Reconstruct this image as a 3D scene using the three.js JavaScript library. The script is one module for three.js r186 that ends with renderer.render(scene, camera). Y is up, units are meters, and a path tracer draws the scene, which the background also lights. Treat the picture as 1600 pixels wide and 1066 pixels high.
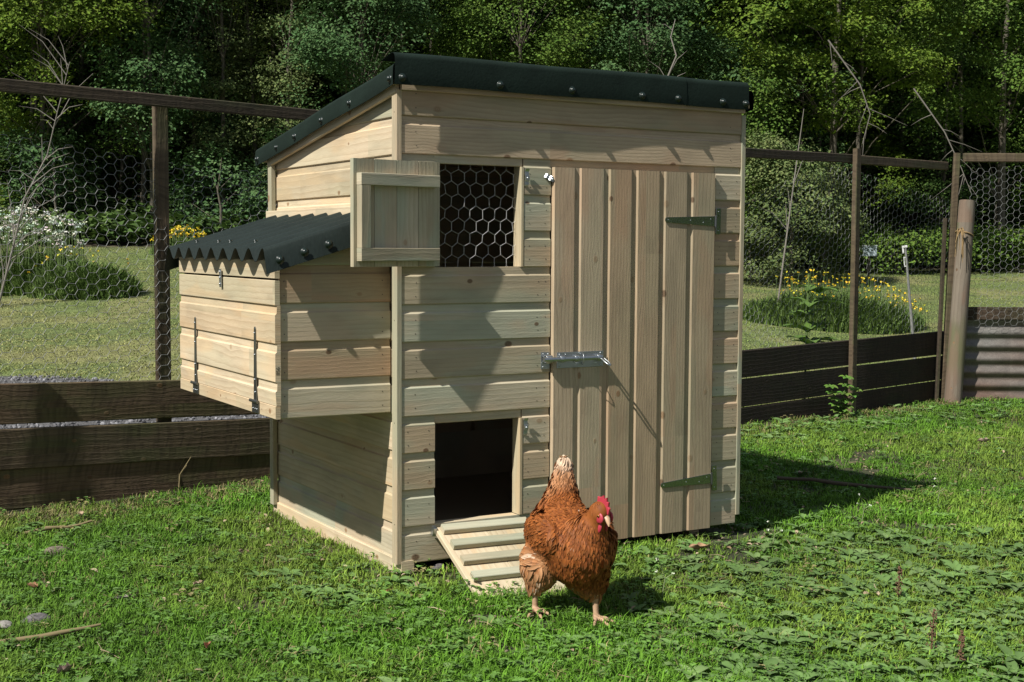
import * as THREE from 'three';
import { mergeGeometries } from 'three/addons/utils/BufferGeometryUtils.js';
import { FontLoader } from 'three/addons/loaders/FontLoader.js';
import { TextGeometry } from 'three/addons/geometries/TextGeometry.js';

// ------------------------------------------------------------------ camera, sky, sun, exposure
const scene = new THREE.Scene();
const camera = new THREE.PerspectiveCamera(28.446, 1024 / 682, 0.1, 400);
camera.position.set(-1.841, 1.068, 3.889);
camera.rotation.set(-0.0702, -0.5241, 0.0053, 'YXZ');
scene.add(camera);

const SKY = 0.27;
const SUN = new THREE.Vector3(-1, 1.13, 0.235).normalize();      // towards the sun
// clear early summer sky: deeper overhead, paler towards the horizon, a little brighter round the sun
{
  const w = 256, h = 128, d = new Float32Array(w * h * 4), v = new THREE.Vector3();
  for (let j = 0; j < h; j++) for (let i = 0; i < w; i++) {
    const el = ((j + 0.5) / h - 0.5) * Math.PI, az = ((i + 0.5) / w - 0.5) * 2 * Math.PI; v.set(Math.cos(el) * Math.cos(az), Math.sin(el), Math.cos(el) * Math.sin(az));
    const t = Math.pow(Math.max(0, Math.sin(el)), 0.55), g = Math.pow(Math.max(0, v.dot(SUN)), 6) * 0.35, k = (j * w + i) * 4;
    d[k] = 0.90 - 0.48 * t + g; d[k + 1] = 0.94 - 0.36 * t + g; d[k + 2] = 1.0 - 0.17 * t + g * 0.9; d[k + 3] = 1;
  }
  const t = new THREE.DataTexture(d, w, h, THREE.RGBAFormat, THREE.FloatType); t.mapping = THREE.EquirectangularReflectionMapping; t.magFilter = THREE.LinearFilter; t.needsUpdate = true;
  scene.background = t; scene.environment = t; scene.backgroundIntensity = SKY; scene.environmentIntensity = SKY;
}

const sun = new THREE.DirectionalLight(new THREE.Color(1, 0.965, 0.90), 4.2);
sun.position.copy(SUN).multiplyScalar(30);
sun.castShadow = true;
sun.shadow.mapSize.set(4096, 4096);
Object.assign(sun.shadow.camera, { left: -22, right: 22, top: 22, bottom: -22, near: 1, far: 90 });
scene.add(sun);

const renderer = new THREE.WebGLRenderer({ antialias: true });
renderer.setSize(1024, 682);
renderer.toneMapping = THREE.LinearToneMapping;
renderer.toneMappingExposure = 1.55;
renderer.shadowMap.enabled = true;

// ------------------------------------------------------------------ helpers
function rngOf(a) {
  return () => { a |= 0; a = (a + 0x6d2b79f5) | 0; let t = Math.imul(a ^ (a >>> 15), 1 | a); t = (t + Math.imul(t ^ (t >>> 7), 61 | t)) ^ t; return ((t ^ (t >>> 14)) >>> 0) / 4294967296; };
}
const V = (x, y, z) => new THREE.Vector3(x, y, z);
const lerp = (a, b, t) => a + (b - a) * t;
const clamp = (x, a = 0, b = 1) => Math.min(b, Math.max(a, x));
const smooth = (a, b, x) => { const t = clamp((x - a) / (b - a)); return t * t * (3 - 2 * t); };
const hash2 = (i, j, s) => { let h = Math.imul(i, 374761393) ^ Math.imul(j, 668265263) ^ Math.imul(s, 2246822519); h = Math.imul(h ^ (h >>> 13), 1274126177); return ((h ^ (h >>> 16)) >>> 0) / 4294967296; };
function noise2(x, y, s = 0, px = 0) {          // value noise, 0..1; px: period in x
  const i = Math.floor(x), j = Math.floor(y), fx = x - i, fy = y - j, u = fx * fx * (3 - 2 * fx), v = fy * fy * (3 - 2 * fy);
  const w = (k) => (px ? ((k % px) + px) % px : k);
  return lerp(lerp(hash2(w(i), j, s), hash2(w(i + 1), j, s), u), lerp(hash2(w(i), j + 1, s), hash2(w(i + 1), j + 1, s), u), v);
}
const fbm = (x, y, s = 0, o = 4) => { let a = 0.5, r = 0, n = 0; for (let k = 0; k < o; k++) { r += a * noise2(x, y, s + k * 17); n += a; a *= 0.5; x *= 2.03; y *= 2.03; } return r / n; };

const taken = {};
function numbered(n) { const k = taken[n] = (taken[n] ?? -1) + 1; return k ? n + '_' + String(k).padStart(3, '0') : n; }
function add(o, parent = scene) { o.traverse((m) => { if (m.isMesh) { m.castShadow = true; m.receiveShadow = true; } }); parent.add(o); return o; }
function part(name, geo, mat, parent) { const m = new THREE.Mesh(geo, mat); m.name = name; return add(m, parent); }
function thing(name, label, category, pos = [0, 0, 0], turn = 0, group) {
  const o = new THREE.Group(); o.name = numbered(name); o.position.set(...pos); o.rotation.y = turn;
  o.userData = { label, category }; if (group) o.userData.group = group;
  scene.add(o); return o;
}
function single(name, geo, mat, label, category, group) {
  const m = part(numbered(name), geo, mat, scene); m.userData = { label, category }; if (group) m.userData.group = group; return m;
}
const mergeG = (list) => { const l = list.filter(Boolean).map((g) => (g.index ? g.toNonIndexed() : g)); for (const g of l) for (const k of Object.keys(g.attributes)) if (!['position', 'normal', 'uv', 'color'].includes(k)) g.deleteAttribute(k); return mergeGeometries(l, false); };

class Tri {                                        // flat shaded triangle collector
  constructor(col = false) { this.p = []; this.n = []; this.u = []; this.c = col ? [] : null; }
  tri(a, b, c, ua, ub, uc, col) {
    const e = b.clone().sub(a).cross(c.clone().sub(a)); if (e.lengthSq() < 1e-16) return; e.normalize();
    for (const [q, w] of [[a, ua], [b, ub], [c, uc]]) { this.p.push(q.x, q.y, q.z); this.n.push(e.x, e.y, e.z); this.u.push(w ? w[0] : 0, w ? w[1] : 0); if (this.c) this.c.push(...col); }
  }
  quad(a, b, c, d, ua, ub, uc, ud, col) { this.tri(a, b, c, ua, ub, uc, col); this.tri(a, c, d, ua, uc, ud, col); }
  geo() {
    const g = new THREE.BufferGeometry();
    g.setAttribute('position', new THREE.Float32BufferAttribute(this.p, 3)); g.setAttribute('normal', new THREE.Float32BufferAttribute(this.n, 3)); g.setAttribute('uv', new THREE.Float32BufferAttribute(this.u, 2));
    if (this.c) g.setAttribute('color', new THREE.Float32BufferAttribute(this.c, 3));
    return g;
  }
}
const UVL = 1.3, UVH = 0.16;                        // metres that one wood texture covers
// a plank: profile in (height t, outward n), length along +x, height +y, outward +z
const BOARD = [[0, -0.018], [0, -0.003], [0.003, 0], [0.0905, 0], [0.0955, -0.0055], [0.1196, -0.0065], [0.1196, -0.018]];
function plank(prof, L, r, o = {}) {
  const T = new Tri(), n = o.segs || 1, u0 = r(), v0 = r(), bow = o.bow || 0;
  let per = 0; const acc = [0]; for (let i = 1; i < prof.length; i++) { per += Math.hypot(prof[i][0] - prof[i - 1][0], prof[i][1] - prof[i - 1][1]); acc.push(per); }
  const at = (x, i) => { const q = prof[i]; let t = q[0]; if (o.top) t = Math.min(t, o.top(x)); if (o.bottom) t = Math.max(t, o.bottom(x)); return V(x, t, q[1] + bow * Math.sin((x / L) * Math.PI)); };
  const uv = (x, i) => [u0 + x / UVL, v0 + acc[i] / UVH];
  const N = prof.length;
  for (let k = 0; k < n; k++) {
    const x0 = (L * k) / n, x1 = (L * (k + 1)) / n;
    for (let i = 0; i < N - 1; i++) T.quad(at(x0, i), at(x0, i + 1), at(x1, i + 1), at(x1, i), uv(x0, i), uv(x0, i + 1), uv(x1, i + 1), uv(x1, i));
    T.quad(at(x0, N - 1), at(x0, 0), at(x1, 0), at(x1, N - 1), uv(x0, 0), uv(x0, 1), uv(x1, 1), uv(x1, 0));
  }
  for (const [x, s] of [[0, 1], [L, -1]]) {
    const e = (i) => [u0 + prof[i][1] * 0.3, v0 + prof[i][0] / 0.05];
    for (let i = 1; i < N - 1; i++) { const a = at(x, 0), b = at(x, i), c = at(x, i + 1); s > 0 ? T.tri(a, c, b, e(0), e(i + 1), e(i)) : T.tri(a, b, c, e(0), e(i), e(i + 1)); }
  }
  return T.geo();
}
// plain timber with bevelled long edges: length along +x, height 0..h, thickness -t..0
const BAR = (h, t, b = 0.002) => [[b, -t], [0, -t + b], [0, -b], [b, 0], [h - b, 0], [h, -b], [h, -t + b], [h - b, -t]];
const bar = (L, h, t, r, b) => plank(BAR(h, t, b), L, r);
function place(geo, mat, name, parent, pos, rot = [0, 0, 0]) { const m = part(name, geo, mat, parent); m.position.set(...pos); m.rotation.set(...rot); return m; }
function placeB(geo, mat, name, parent, pos, X, Y) { const m = part(name, geo, mat, parent), Z = V(...X).cross(V(...Y)); m.quaternion.setFromRotationMatrix(new THREE.Matrix4().makeBasis(V(...X), V(...Y), Z)); m.position.set(...pos); return m; }
// box with small bevel, centred
function box(w, h, d, b = 0.0012) {
  const s = new THREE.Shape(); const x = w / 2 - b, y = h / 2 - b;
  s.moveTo(-x, -y); s.lineTo(x, -y); s.lineTo(x, y); s.lineTo(-x, y); s.closePath();
  const g = new THREE.ExtrudeGeometry(s, { depth: d - 2 * b, bevelEnabled: true, bevelThickness: b, bevelSize: b, bevelSegments: 1 }); g.translate(0, 0, -d / 2 + b); return g;
}
const tr = (g, x, y, z) => (g.translate(x, y, z), g);
// tapered tube through points: pts [[x,y,z,r],...]
function tube(pts, sides = 6, col = null, caps = true) {
  const P = [], N = [], U = [], I = [], C = []; let prev = V(0.3, 0.1, 0.9), len = 0;
  for (let i = 0; i < pts.length; i++) {
    const a = V(...pts[Math.max(0, i - 1)].slice(0, 3)), b = V(...pts[Math.min(pts.length - 1, i + 1)].slice(0, 3)), d = b.sub(a).normalize();
    let s = prev.clone().sub(d.clone().multiplyScalar(prev.dot(d))); if (s.lengthSq() < 1e-6) s = V(d.y, d.z, d.x).cross(d); s.normalize(); prev = s; const t = d.clone().cross(s);
    if (i) len += Math.hypot(pts[i][0] - pts[i - 1][0], pts[i][1] - pts[i - 1][1], pts[i][2] - pts[i - 1][2]);
    for (let k = 0; k <= sides; k++) {
      const w = (k / sides) * Math.PI * 2, n = s.clone().multiplyScalar(Math.cos(w)).addScaledVector(t, Math.sin(w)), r = pts[i][3];
      P.push(pts[i][0] + n.x * r, pts[i][1] + n.y * r, pts[i][2] + n.z * r); N.push(n.x, n.y, n.z); U.push(k / sides, len); if (col) C.push(...col);
    }
  }
  const w = sides + 1;
  for (let i = 0; i < pts.length - 1; i++) for (let k = 0; k < sides; k++) { const a = i * w + k; I.push(a, a + 1, a + w, a + 1, a + w + 1, a + w); }
  if (caps) for (const [o, f] of [[0, -1], [(pts.length - 1) * w, 1]]) for (let k = 1; k < sides - 1; k++) f > 0 ? I.push(o, o + k, o + k + 1) : I.push(o, o + k + 1, o + k);
  const g = new THREE.BufferGeometry(); g.setAttribute('position', new THREE.Float32BufferAttribute(P, 3)); g.setAttribute('normal', new THREE.Float32BufferAttribute(N, 3)); g.setAttribute('uv', new THREE.Float32BufferAttribute(U, 2));
  if (col) g.setAttribute('color', new THREE.Float32BufferAttribute(C, 3)); g.setIndex(I); return g;
}

// ------------------------------------------------------------------ procedural textures
function dataTex(w, h, f, srgb = true) {
  const a = new Uint8Array(w * h * 4);
  for (let y = 0; y < h; y++) for (let x = 0; x < w; x++) { const c = f(x, y), i = (y * w + x) * 4; a[i] = clamp(c[0]) * 255; a[i + 1] = clamp(c[1]) * 255; a[i + 2] = clamp(c[2]) * 255; a[i + 3] = 255; }
  const t = new THREE.DataTexture(a, w, h); t.magFilter = THREE.LinearFilter; t.minFilter = THREE.LinearMipmapLinearFilter; t.generateMipmaps = true; t.wrapS = t.wrapT = THREE.RepeatWrapping;
  if (srgb) t.colorSpace = THREE.SRGBColorSpace; t.needsUpdate = true; return t;
}
const mixc = (a, b, t) => [lerp(a[0], b[0], t), lerp(a[1], b[1], t), lerp(a[2], b[2], t)];
// planed softwood: growth rings cut lengthwise, knots that bend them, fibre streaks
function woodTex(seed, o) {
  const W = 1024, H = 128, r = rngOf(seed), knots = [];
  for (let k = 0; k < o.knots; k++) knots.push({ u: (k + 0.15 + 0.7 * r()) / o.knots, v: 0.1 + 0.8 * r(), s: 0.4 + r() * 0.55, dark: r() });
  const rings = o.rings * (0.8 + 0.4 * r()), tilt = (r() - 0.5) * 1.2, cen = r() * 1.6 - 0.3;
  const hgt = new Float32Array(W * H);
  const col = dataTex(W, H, (x, y) => {
    const u = x / W, v = y / H; let w = 0, kn = 0, kd = 0, kr = 0;
    for (const k of knots) {
      let du = u - k.u; du -= Math.round(du); const X = (du * 1.3) / 0.016 / k.s, Y = ((v - k.v) * 0.16) / 0.012 / k.s, d2 = X * X + Y * Y;
      w -= Math.tanh(Y * 1.5) * 0.12 * k.s * Math.exp(-X * X / 9) * Math.exp(-Math.abs(Y) / 3.2);
      if (d2 < 1.6) { const e = 1 - smooth(0.35, 1.25, d2); if (e > kn) { kn = e; kd = k.dark; kr = Math.sqrt(d2); } }
    }
    const wob = (noise2(u * 2, v * 0.7, seed, 2) - 0.5) * 0.7 + (noise2(u * 8, v * 2, seed + 5, 8) - 0.5) * 0.10;
    const f = Math.abs(v + w - cen + wob * 0.35 + tilt * 0.06 * Math.sin(u * 6.283 + seed)) * rings + 0.15 * noise2(u * 30, v * 10, seed + 9, 30);
    const fr = f - Math.floor(f), ring = Math.pow(fr, 2.2) * (1 - smooth(0.9, 1, fr));
    const fib = noise2(u * 60, v * 110, seed + 3, 60) * 0.6 + noise2(u * 180, v * 128, seed + 4, 180) * 0.4;
    const pat = fbm(u * 5, v * 2.2, seed + 21, 3), pat2 = fbm(u * 3, v * 1.2, seed + 33, 3);
    let c = mixc(o.light, o.dark, clamp(0.44 * ring + 0.26 * (fib - 0.5) + 0.1));
    c = mixc(c, o.green, o.gamt * smooth(0.42, 0.66, pat2)); c = mixc(c, o.warm, 0.65 * smooth(0.48, 0.68, pat)); { const b = fbm(u * 9, v * 3.5, seed + 41, 3), q = 1 - 0.05 * smooth(0.5, 0.75, b) + 0.03 * smooth(0.5, 0.25, b); c = [c[0] * q, c[1] * q, c[2] * q]; }
    if (kn > 0) { const kc = kd > 0.8 ? [0.40, 0.29, 0.20] : [0.60, 0.46, 0.33]; c = mixc(c, mixc(kc, [kc[0] * 0.72, kc[1] * 0.7, kc[2] * 0.68], (Math.sin(kr * 15) + 1) / 2), kn * (kd > 0.5 ? 0.7 : 0.35)); }
    if (o.saw) { const b = Math.pow(noise2(u * 150 + noise2(u * 5, v * 3, seed, 5) * 3, v * 2.2, seed + 8), 2); c = mixc(c, [c[0] * 0.74, c[1] * 0.72, c[2] * 0.7], b * o.saw); }
    hgt[y * W + x] = 0.55 - 0.3 * ring + 0.35 * (fib - 0.5) - 0.3 * kn;
    return c;
  });
  const bump = dataTex(W, H, (x, y) => { const q = hgt[y * W + x]; return [q, q, q]; }, false);
  return { col, bump };
}
const pale = { light: [0.795, 0.73, 0.625], dark: [0.635, 0.545, 0.435], green: [0.68, 0.665, 0.56], warm: [0.785, 0.685, 0.55], gamt: 0.3, knots: 2, rings: 8 };
const greenish = { light: [0.735, 0.695, 0.605], dark: [0.58, 0.53, 0.435], green: [0.62, 0.645, 0.57], warm: [0.71, 0.63, 0.53], gamt: 0.6, knots: 3, rings: 9 };
const tan = { light: [0.71, 0.64, 0.54], dark: [0.555, 0.475, 0.38], green: [0.615, 0.59, 0.49], warm: [0.69, 0.58, 0.475], gamt: 0.4, knots: 4, rings: 12 };
function woodMats(o, n, seed) {
  const out = []; for (let k = 0; k < n; k++) { const t = woodTex(seed + k * 7, o); for (const g of [[1.04, 1.03, 1.0], [0.94, 0.89, 0.815], [0.86, 0.87, 0.82]]) { const m = new THREE.MeshStandardMaterial({ map: t.col, bumpMap: t.bump, bumpScale: 0.0009, roughness: 0.72 }); m.color.setRGB(...g); out.push(m); } } return out;
}
const PALE = woodMats(pale, 3, 11), GREEN = woodMats(greenish, 3, 51), TAN = woodMats(tan, 3, 91);
const old = { light: [0.43, 0.37, 0.30], dark: [0.28, 0.235, 0.185], green: [0.35, 0.34, 0.23], warm: [0.38, 0.315, 0.25], gamt: 0.85, knots: 4, rings: 8, saw: 0.9 };
const OLD = []; for (let k = 0; k < 2; k++) { const t = woodTex(141 + k * 7, old); for (const g of [1, 0.55]) { const m = new THREE.MeshStandardMaterial({ map: t.col, bumpMap: t.bump, bumpScale: 0.003, roughness: 0.9 }); m.color.setRGB(...(k ? [g * 0.95, g * 0.88, g * 0.80] : [g * 0.82, g * 0.84, g * 0.76])); OLD.push(m); } }
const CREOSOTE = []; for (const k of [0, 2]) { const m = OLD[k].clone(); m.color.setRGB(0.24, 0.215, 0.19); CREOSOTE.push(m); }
const postT = woodTex(171, { light: [0.48, 0.44, 0.385], dark: [0.36, 0.315, 0.265], green: [0.40, 0.395, 0.28], warm: [0.46, 0.375, 0.31], gamt: 0.9, knots: 5, rings: 8 });
const ROUND = new THREE.MeshStandardMaterial({ map: postT.col, bumpMap: postT.bump, bumpScale: 0.002, roughness: 0.85 });
const std = (r, g, b, rough = 0.8, metal = 0, extra = {}) => { const m = new THREE.MeshStandardMaterial({ roughness: rough, metalness: metal, ...extra }); m.color.setRGB(r, g, b); return m; };
const feltTex = dataTex(512, 512, (x, y) => { const a = noise2(x / 3, y / 3, 1) * 0.5 + noise2(x / 1.3, y / 1.3, 2) * 0.5, b = fbm(x / 90, y / 90, 3, 4); const g = 0.78 + 0.22 * a + 0.25 * (b - 0.5); return [g, g, g]; });
const feltBump = dataTex(256, 256, (x, y) => { const a = noise2(x / 2, y / 2, 4) * 0.6 + noise2(x / 5, y / 5, 5) * 0.4; return [a, a, a]; }, false);
const FELT = new THREE.MeshPhysicalMaterial({ roughness: 0.55, specularIntensity: 0.5, map: feltTex, bumpMap: feltBump, bumpScale: 0.0005 }); FELT.color.setRGB(0.017, 0.026, 0.022);
const RIDGE = FELT.clone(); RIDGE.roughness = 0.8; RIDGE.specularIntensity = 0.3; RIDGE.color.setRGB(0.0125, 0.0235, 0.0175);
const CAPM = std(0.010, 0.018, 0.014, 0.3);
const ZINC = std(0.44, 0.465, 0.48, 0.4, 1), BLACKM = std(0.30, 0.32, 0.31, 0.2, 1);
const STRAP = std(0.16, 0.17, 0.165, 0.35, 0.9), NAIL = std(0.10, 0.085, 0.065, 0.6, 0.5), WIRE = std(0.72, 0.72, 0.70, 0.4, 0.3), OLDWIRE = std(0.27, 0.275, 0.265, 0.6, 0.2);
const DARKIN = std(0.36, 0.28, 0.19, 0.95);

// ------------------------------------------------------------------ the ground
const RGT = V(0.866, 0, 0.5), FWD = V(0.5, 0, -0.866), CAM = V(-1.841, 0, 3.889);
const toUL = (x, z) => { const a = x - CAM.x, b = z - CAM.z; return [a * RGT.x + b * RGT.z, a * FWD.x + b * FWD.z]; };
const toXZ = (l, u) => [CAM.x + l * RGT.x + u * FWD.x, CAM.z + l * RGT.z + u * FWD.z];
const treeLine = (l) => 18.6 + 3.2 * smooth(-5, 6, l);
function heightUL(l, u) {
  const uf = clamp(7.15 + 0.7 * l, 5.6, 9.7) + 0.75, k = lerp(0.087, 0.068, smooth(-4, 5, l)), tl = treeLine(l) + 1.6;
  const e = Math.max(0, u - uf); let h = k * (e < 2 ? e * e / 4 : e - 1) * 1.06;
  if (u > tl) h += 0.55 * (u - tl) * smooth(tl, tl + 3, u);
  h += (fbm(l * 0.9 + 7, u * 0.9, 5, 3) - 0.5) * 0.06 * smooth(0, 1, Math.abs(u - 4.2) * 0.5) + (fbm(l * 3, u * 3, 6, 2) - 0.5) * 0.018;
  return h;
}
const ground = (x, z) => heightUL(...toUL(x, z));
function inGravel(l, u) { return u > clamp(7.15 + 0.7 * l, 4.2, 9.7) - 0.1 && u < 9.0 + 0.25 * (noise2(l * 2, 3, 8) - 0.5) && l < -0.2; }
{
  const us = []; for (let u = -4; u < 3; u += 0.5) us.push(u); for (let u = 3; u < 10; u += 0.09) us.push(u); for (let u = 10; u < 24; u += 0.25) us.push(u); for (let u = 24; u < 75; u += 1.2) us.push(u);
  const ls = []; for (let l = -60; l < -9; l += 2) ls.push(l); for (let l = -9; l < 9; l += 0.12) ls.push(l); for (let l = 9; l <= 60; l += 2) ls.push(l);
  const P = [], C = [], U = [], I = [];
  for (const u of us) for (const l of ls) {
    const [x, z] = toXZ(l, u), h = heightUL(l, u); P.push(x, h, z); U.push(x, z);
    let c; const n = fbm(l * 1.7, u * 1.7, 12, 4), tl = treeLine(l), uf = clamp(7.15 + 0.7 * l, 5.6, 9.7);
    const near = mixc([0.055, 0.062, 0.020], [0.15, 0.115, 0.072], smooth(0.5, 0.68, n));
    const lawn = mixc([0.165, 0.215, 0.058], [0.27, 0.265, 0.10], smooth(0.42, 0.66, n)), wood = mixc([0.085, 0.066, 0.042], [0.12, 0.09, 0.058], n);
    c = mixc(near, lawn, smooth(uf - 0.2, uf + 0.2, u)); if (inGravel(l, u)) c = [0.13, 0.125, 0.125]; c = mixc(c, wood, smooth(tl - 0.4, tl + 0.3, u)); C.push(...c);
  }
  const w = ls.length; for (let i = 0; i < us.length - 1; i++) for (let j = 0; j < w - 1; j++) { const a = i * w + j; I.push(a, a + 1, a + w, a + 1, a + w + 1, a + w); }
  const g = new THREE.BufferGeometry(); g.setAttribute('position', new THREE.Float32BufferAttribute(P, 3)); g.setAttribute('color', new THREE.Float32BufferAttribute(C, 3)); g.setAttribute('uv', new THREE.Float32BufferAttribute(U, 2)); g.setIndex(I); g.computeVertexNormals();
  const tex = dataTex(512, 512, (x, y) => { const a = 0.62 + 0.38 * noise2(x / 4, y / 4, 31) * noise2(x / 1.5, y / 1.5, 32) + 0.3 * (fbm(x / 40, y / 40, 33, 3)); return [a, a, a]; });
  const m = new THREE.MeshStandardMaterial({ vertexColors: true, map: tex, bumpMap: tex, bumpScale: 0.02, roughness: 1 });
  const o = part('ground', g, m, scene); o.userData = { kind: 'structure' };
}

// ------------------------------------------------------------------ the chicken coop
const W = 1.374, D = 1.178, LIP = 0.0827, PITCH = 0.12, HB = LIP - 0.093;     // measured from the base of its boards
const coop = thing('chicken_coop', 'pale timber chicken coop with dark green roof, plank door and nest box', 'chicken coop', [0, 0.05, 0]);
const wr = rngOf(77);
const pick = (list) => list[Math.floor(wr() * list.length) % list.length];
const roofY = (z) => 1.5246 + 0.150 * z;                                       // top of the side walls
const nailPts = [];                                                            // [x,y,z, normal axis]
const nail = (x, y, z, ax) => nailPts.push([x, y, z, ax]);
// front boards: full boards and pieces beside the openings and the door
const PX0 = 0.119, PX1 = 0.4465, DX0 = 0.556, DX1 = 1.246;
for (let k = 0; k <= 12; k++) {
  const y = HB + PITCH * k, mats = k >= 11 ? TAN : GREEN;
  const runs = k === 12 || k === 11 ? [[0, W]] : (k >= 1 && k <= 3) || (k >= 8 && k <= 10) ? [[0, PX0], [PX1 + 0.004, DX0], [DX1 + 0.012, W]] : k === 0 ? [[0, DX0], [DX1 + 0.012, W]] : [[0, DX0], [DX1 + 0.012, W]];
  for (const [a, b] of runs) {
    const clampTop = k === 12 ? { top: () => roofY(0) - y } : {};
    if (k === 12 && roofY(0) - y < 0.02) continue;
    place(plank(BOARD, b - a, wr, clampTop), pick(a > 1 ? (wr() > 0.5 ? TAN : GREEN) : mats), 'plank', coop, [a, y, 0.0008 * (wr() - 0.5)]);
    for (const x of b - a < 0.2 ? [a + 0.022, b - 0.02] : [a + 0.05, b - 0.05, ...(b - a > 0.5 && k < 11 ? [b - 0.022] : [])]) for (const dy of [0.026, 0.07]) nail(x + 0.006 * (wr() - 0.5), y + dy, 0.0002, 2);
  }
}
// side boards (left wall faces -x, length runs towards the front)
const SZ = -D + 0.012, SL = D - 0.047;
for (let k = 0; k <= 12; k++) {
  const y = HB + PITCH * k, topF = (x) => roofY(SZ + x) - y;
  if (topF(SL) <= 0.004) continue;
  const clip = topF(0) < 0.125 ? { top: (x) => Math.max(0.0005, topF(x)), segs: 10 } : {};
  place(plank(BOARD, SL, wr, clip), pick(k % 4 === 0 ? GREEN : PALE), 'plank', coop, [0.004, y, SZ], [0, -Math.PI / 2, 0]);
  // right wall
  place(plank(BOARD, D - 0.02, wr, topF(0) < 0.125 ? { top: (x) => Math.max(0.0005, roofY(-x - 0.01) - y), segs: 10 } : {}), pick(PALE), 'plank', coop, [W - 0.004, y, -0.012], [0, Math.PI / 2, 0]);
  if (topF(0) > 0.03) place(plank(BOARD, W - 0.03, wr, topF(0) < 0.125 ? { top: () => topF(0) } : {}), pick(GREEN), 'plank', coop, [W - 0.015, y, -D + 0.006], [0, Math.PI, 0]);
}
// corner posts: 20 x 36 mm battens standing proud of the side walls
for (const [x, z, h] of [[-0.019, -0.034, roofY(0) - 0.015], [-0.019, -D - 0.004, roofY(-D) - 0.012], [W + 0.001, -0.034, roofY(0) - 0.015], [W + 0.001, -D - 0.004, roofY(-D) - 0.012]]) {
  const g = plank(BAR(0.0185, 0.037, 0.0015), h + (x > 1 ? -0.03 : 0.008), wr);          // length up
  place(g, pick(GREEN), 'corner_post', coop, [x + 0.0185, x > 1 ? 0.022 : -0.008, z + 0.037], [0, 0, Math.PI / 2]);
  for (let y = 0.12; y < h; y += 0.33) nail(x - 0.0001, y, z + 0.02, 0);
}
// floor, ceiling lining, skids
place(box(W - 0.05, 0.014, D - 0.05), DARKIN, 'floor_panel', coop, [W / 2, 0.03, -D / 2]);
for (const x of [-0.003, W / 2 - 0.02, W - 0.16]) place(plank(BAR(0.052, 0.045, 0.002), x < 0 ? D + 0.012 : D - 0.06, wr), pick(PALE), 'skid', coop, [x, -0.052, -D - 0.008], [0, -Math.PI / 2, 0]);
// opening liners: jambs, head and sill of the pop hole and the window, 45 mm deep
for (const [y0, y1] of [[0.1115, 0.4405], [HB + PITCH * 8 + 0.001, LIP + PITCH * 10]]) {
  placeB(bar(y1 - y0, 0.05, 0.012, wr), pick(PALE), 'jamb', coop, [PX1 - 0.0085, y0, 0.0015], [0, 1, 0], [0, 0, -1]);
  placeB(bar(y1 - y0, 0.034, 0.012, wr), pick(PALE), 'jamb', coop, [PX0 - 0.0005, y0, -0.053], [0, 1, 0], [0, 0, 1]);
  place(bar(PX1 - PX0 - 0.001, 0.029, 0.012, wr), pick(GREEN), 'head_strip', coop, [PX0 + 0.0005, y1 + 0.0005, -0.0065]);
  placeB(bar(PX1 - PX0 - 0.011, 0.04, 0.014, wr), pick(PALE), 'sill', coop, [PX0 + 0.0005, y0 - 0.001, -0.008], [1, 0, 0], [0, 0, -1]);
  for (const t of [0.2, 0.5, 0.8]) nail(PX1 + 0.006, lerp(y0, y1, t), 0.0017, 2);
}
// chicken wire: hexagons as thin three-sided bars. f maps (a, b) on the sheet to a point
function hexWire(w, h, cell, r, f, upright, keep = () => true, jit = 0, seed = 5) {
  const P = [], N = [], I = [], q = rngOf(seed), s = cell / Math.sqrt(3), nodes = new Map();
  const node = (a, b) => { const k = Math.round(a * 4000) + ',' + Math.round(b * 4000); if (!nodes.has(k)) nodes.set(k, f(a + (q() - 0.5) * jit, b + (q() - 0.5) * jit)); return nodes.get(k); };
  const seg = (a0, b0, a1, b1) => {
    if (!keep(a0, b0) || !keep(a1, b1)) return;
    const A = upright ? node(a0, b0) : node(b0, a0), B = upright ? node(a1, b1) : node(b1, a1), d = B.clone().sub(A).normalize();
    const n = V(0.3, 0.2, 1).sub(d.clone().multiplyScalar(V(0.3, 0.2, 1).dot(d))).normalize(), t = d.clone().cross(n), o = P.length / 3;
    for (const E of [A, B]) for (let k = 0; k < 3; k++) { const m = n.clone().multiplyScalar(Math.cos(k * 2.094)).addScaledVector(t, Math.sin(k * 2.094)); P.push(E.x + m.x * r, E.y + m.y * r, E.z + m.z * r); N.push(m.x, m.y, m.z); }
    for (let k = 0; k < 3; k++) { const k2 = (k + 1) % 3; I.push(o + k, o + k2, o + 3 + k, o + k2, o + 3 + k2, o + 3 + k); }
  };
  const [WW, HH] = upright ? [w, h] : [h, w], rows = Math.ceil(HH / (1.5 * s)) + 1, cols = Math.ceil(WW / cell) + 1;
  for (let j = -1; j < rows; j++) for (let i = -1; i < cols; i++) {
    const a = i * cell + (j & 1 ? cell / 2 : 0), b = j * 1.5 * s, inn = (x, y) => x >= -1e-6 && x <= WW + 1e-6 && y >= -1e-6 && y <= HH + 1e-6;
    for (const [a0, b0, a1, b1] of [[a, b, a + cell / 2, b + s / 2], [a + cell / 2, b + s / 2, a + cell, b], [a + cell / 2, b + s / 2, a + cell / 2, b + 1.5 * s]]) if (inn(a0, b0) && inn(a1, b1)) seg(a0, b0, a1, b1);
  }
  const g = new THREE.BufferGeometry(); g.setAttribute('position', new THREE.Float32BufferAttribute(P, 3)); g.setAttribute('normal', new THREE.Float32BufferAttribute(N, 3)); g.setIndex(I); return g;
}
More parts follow.
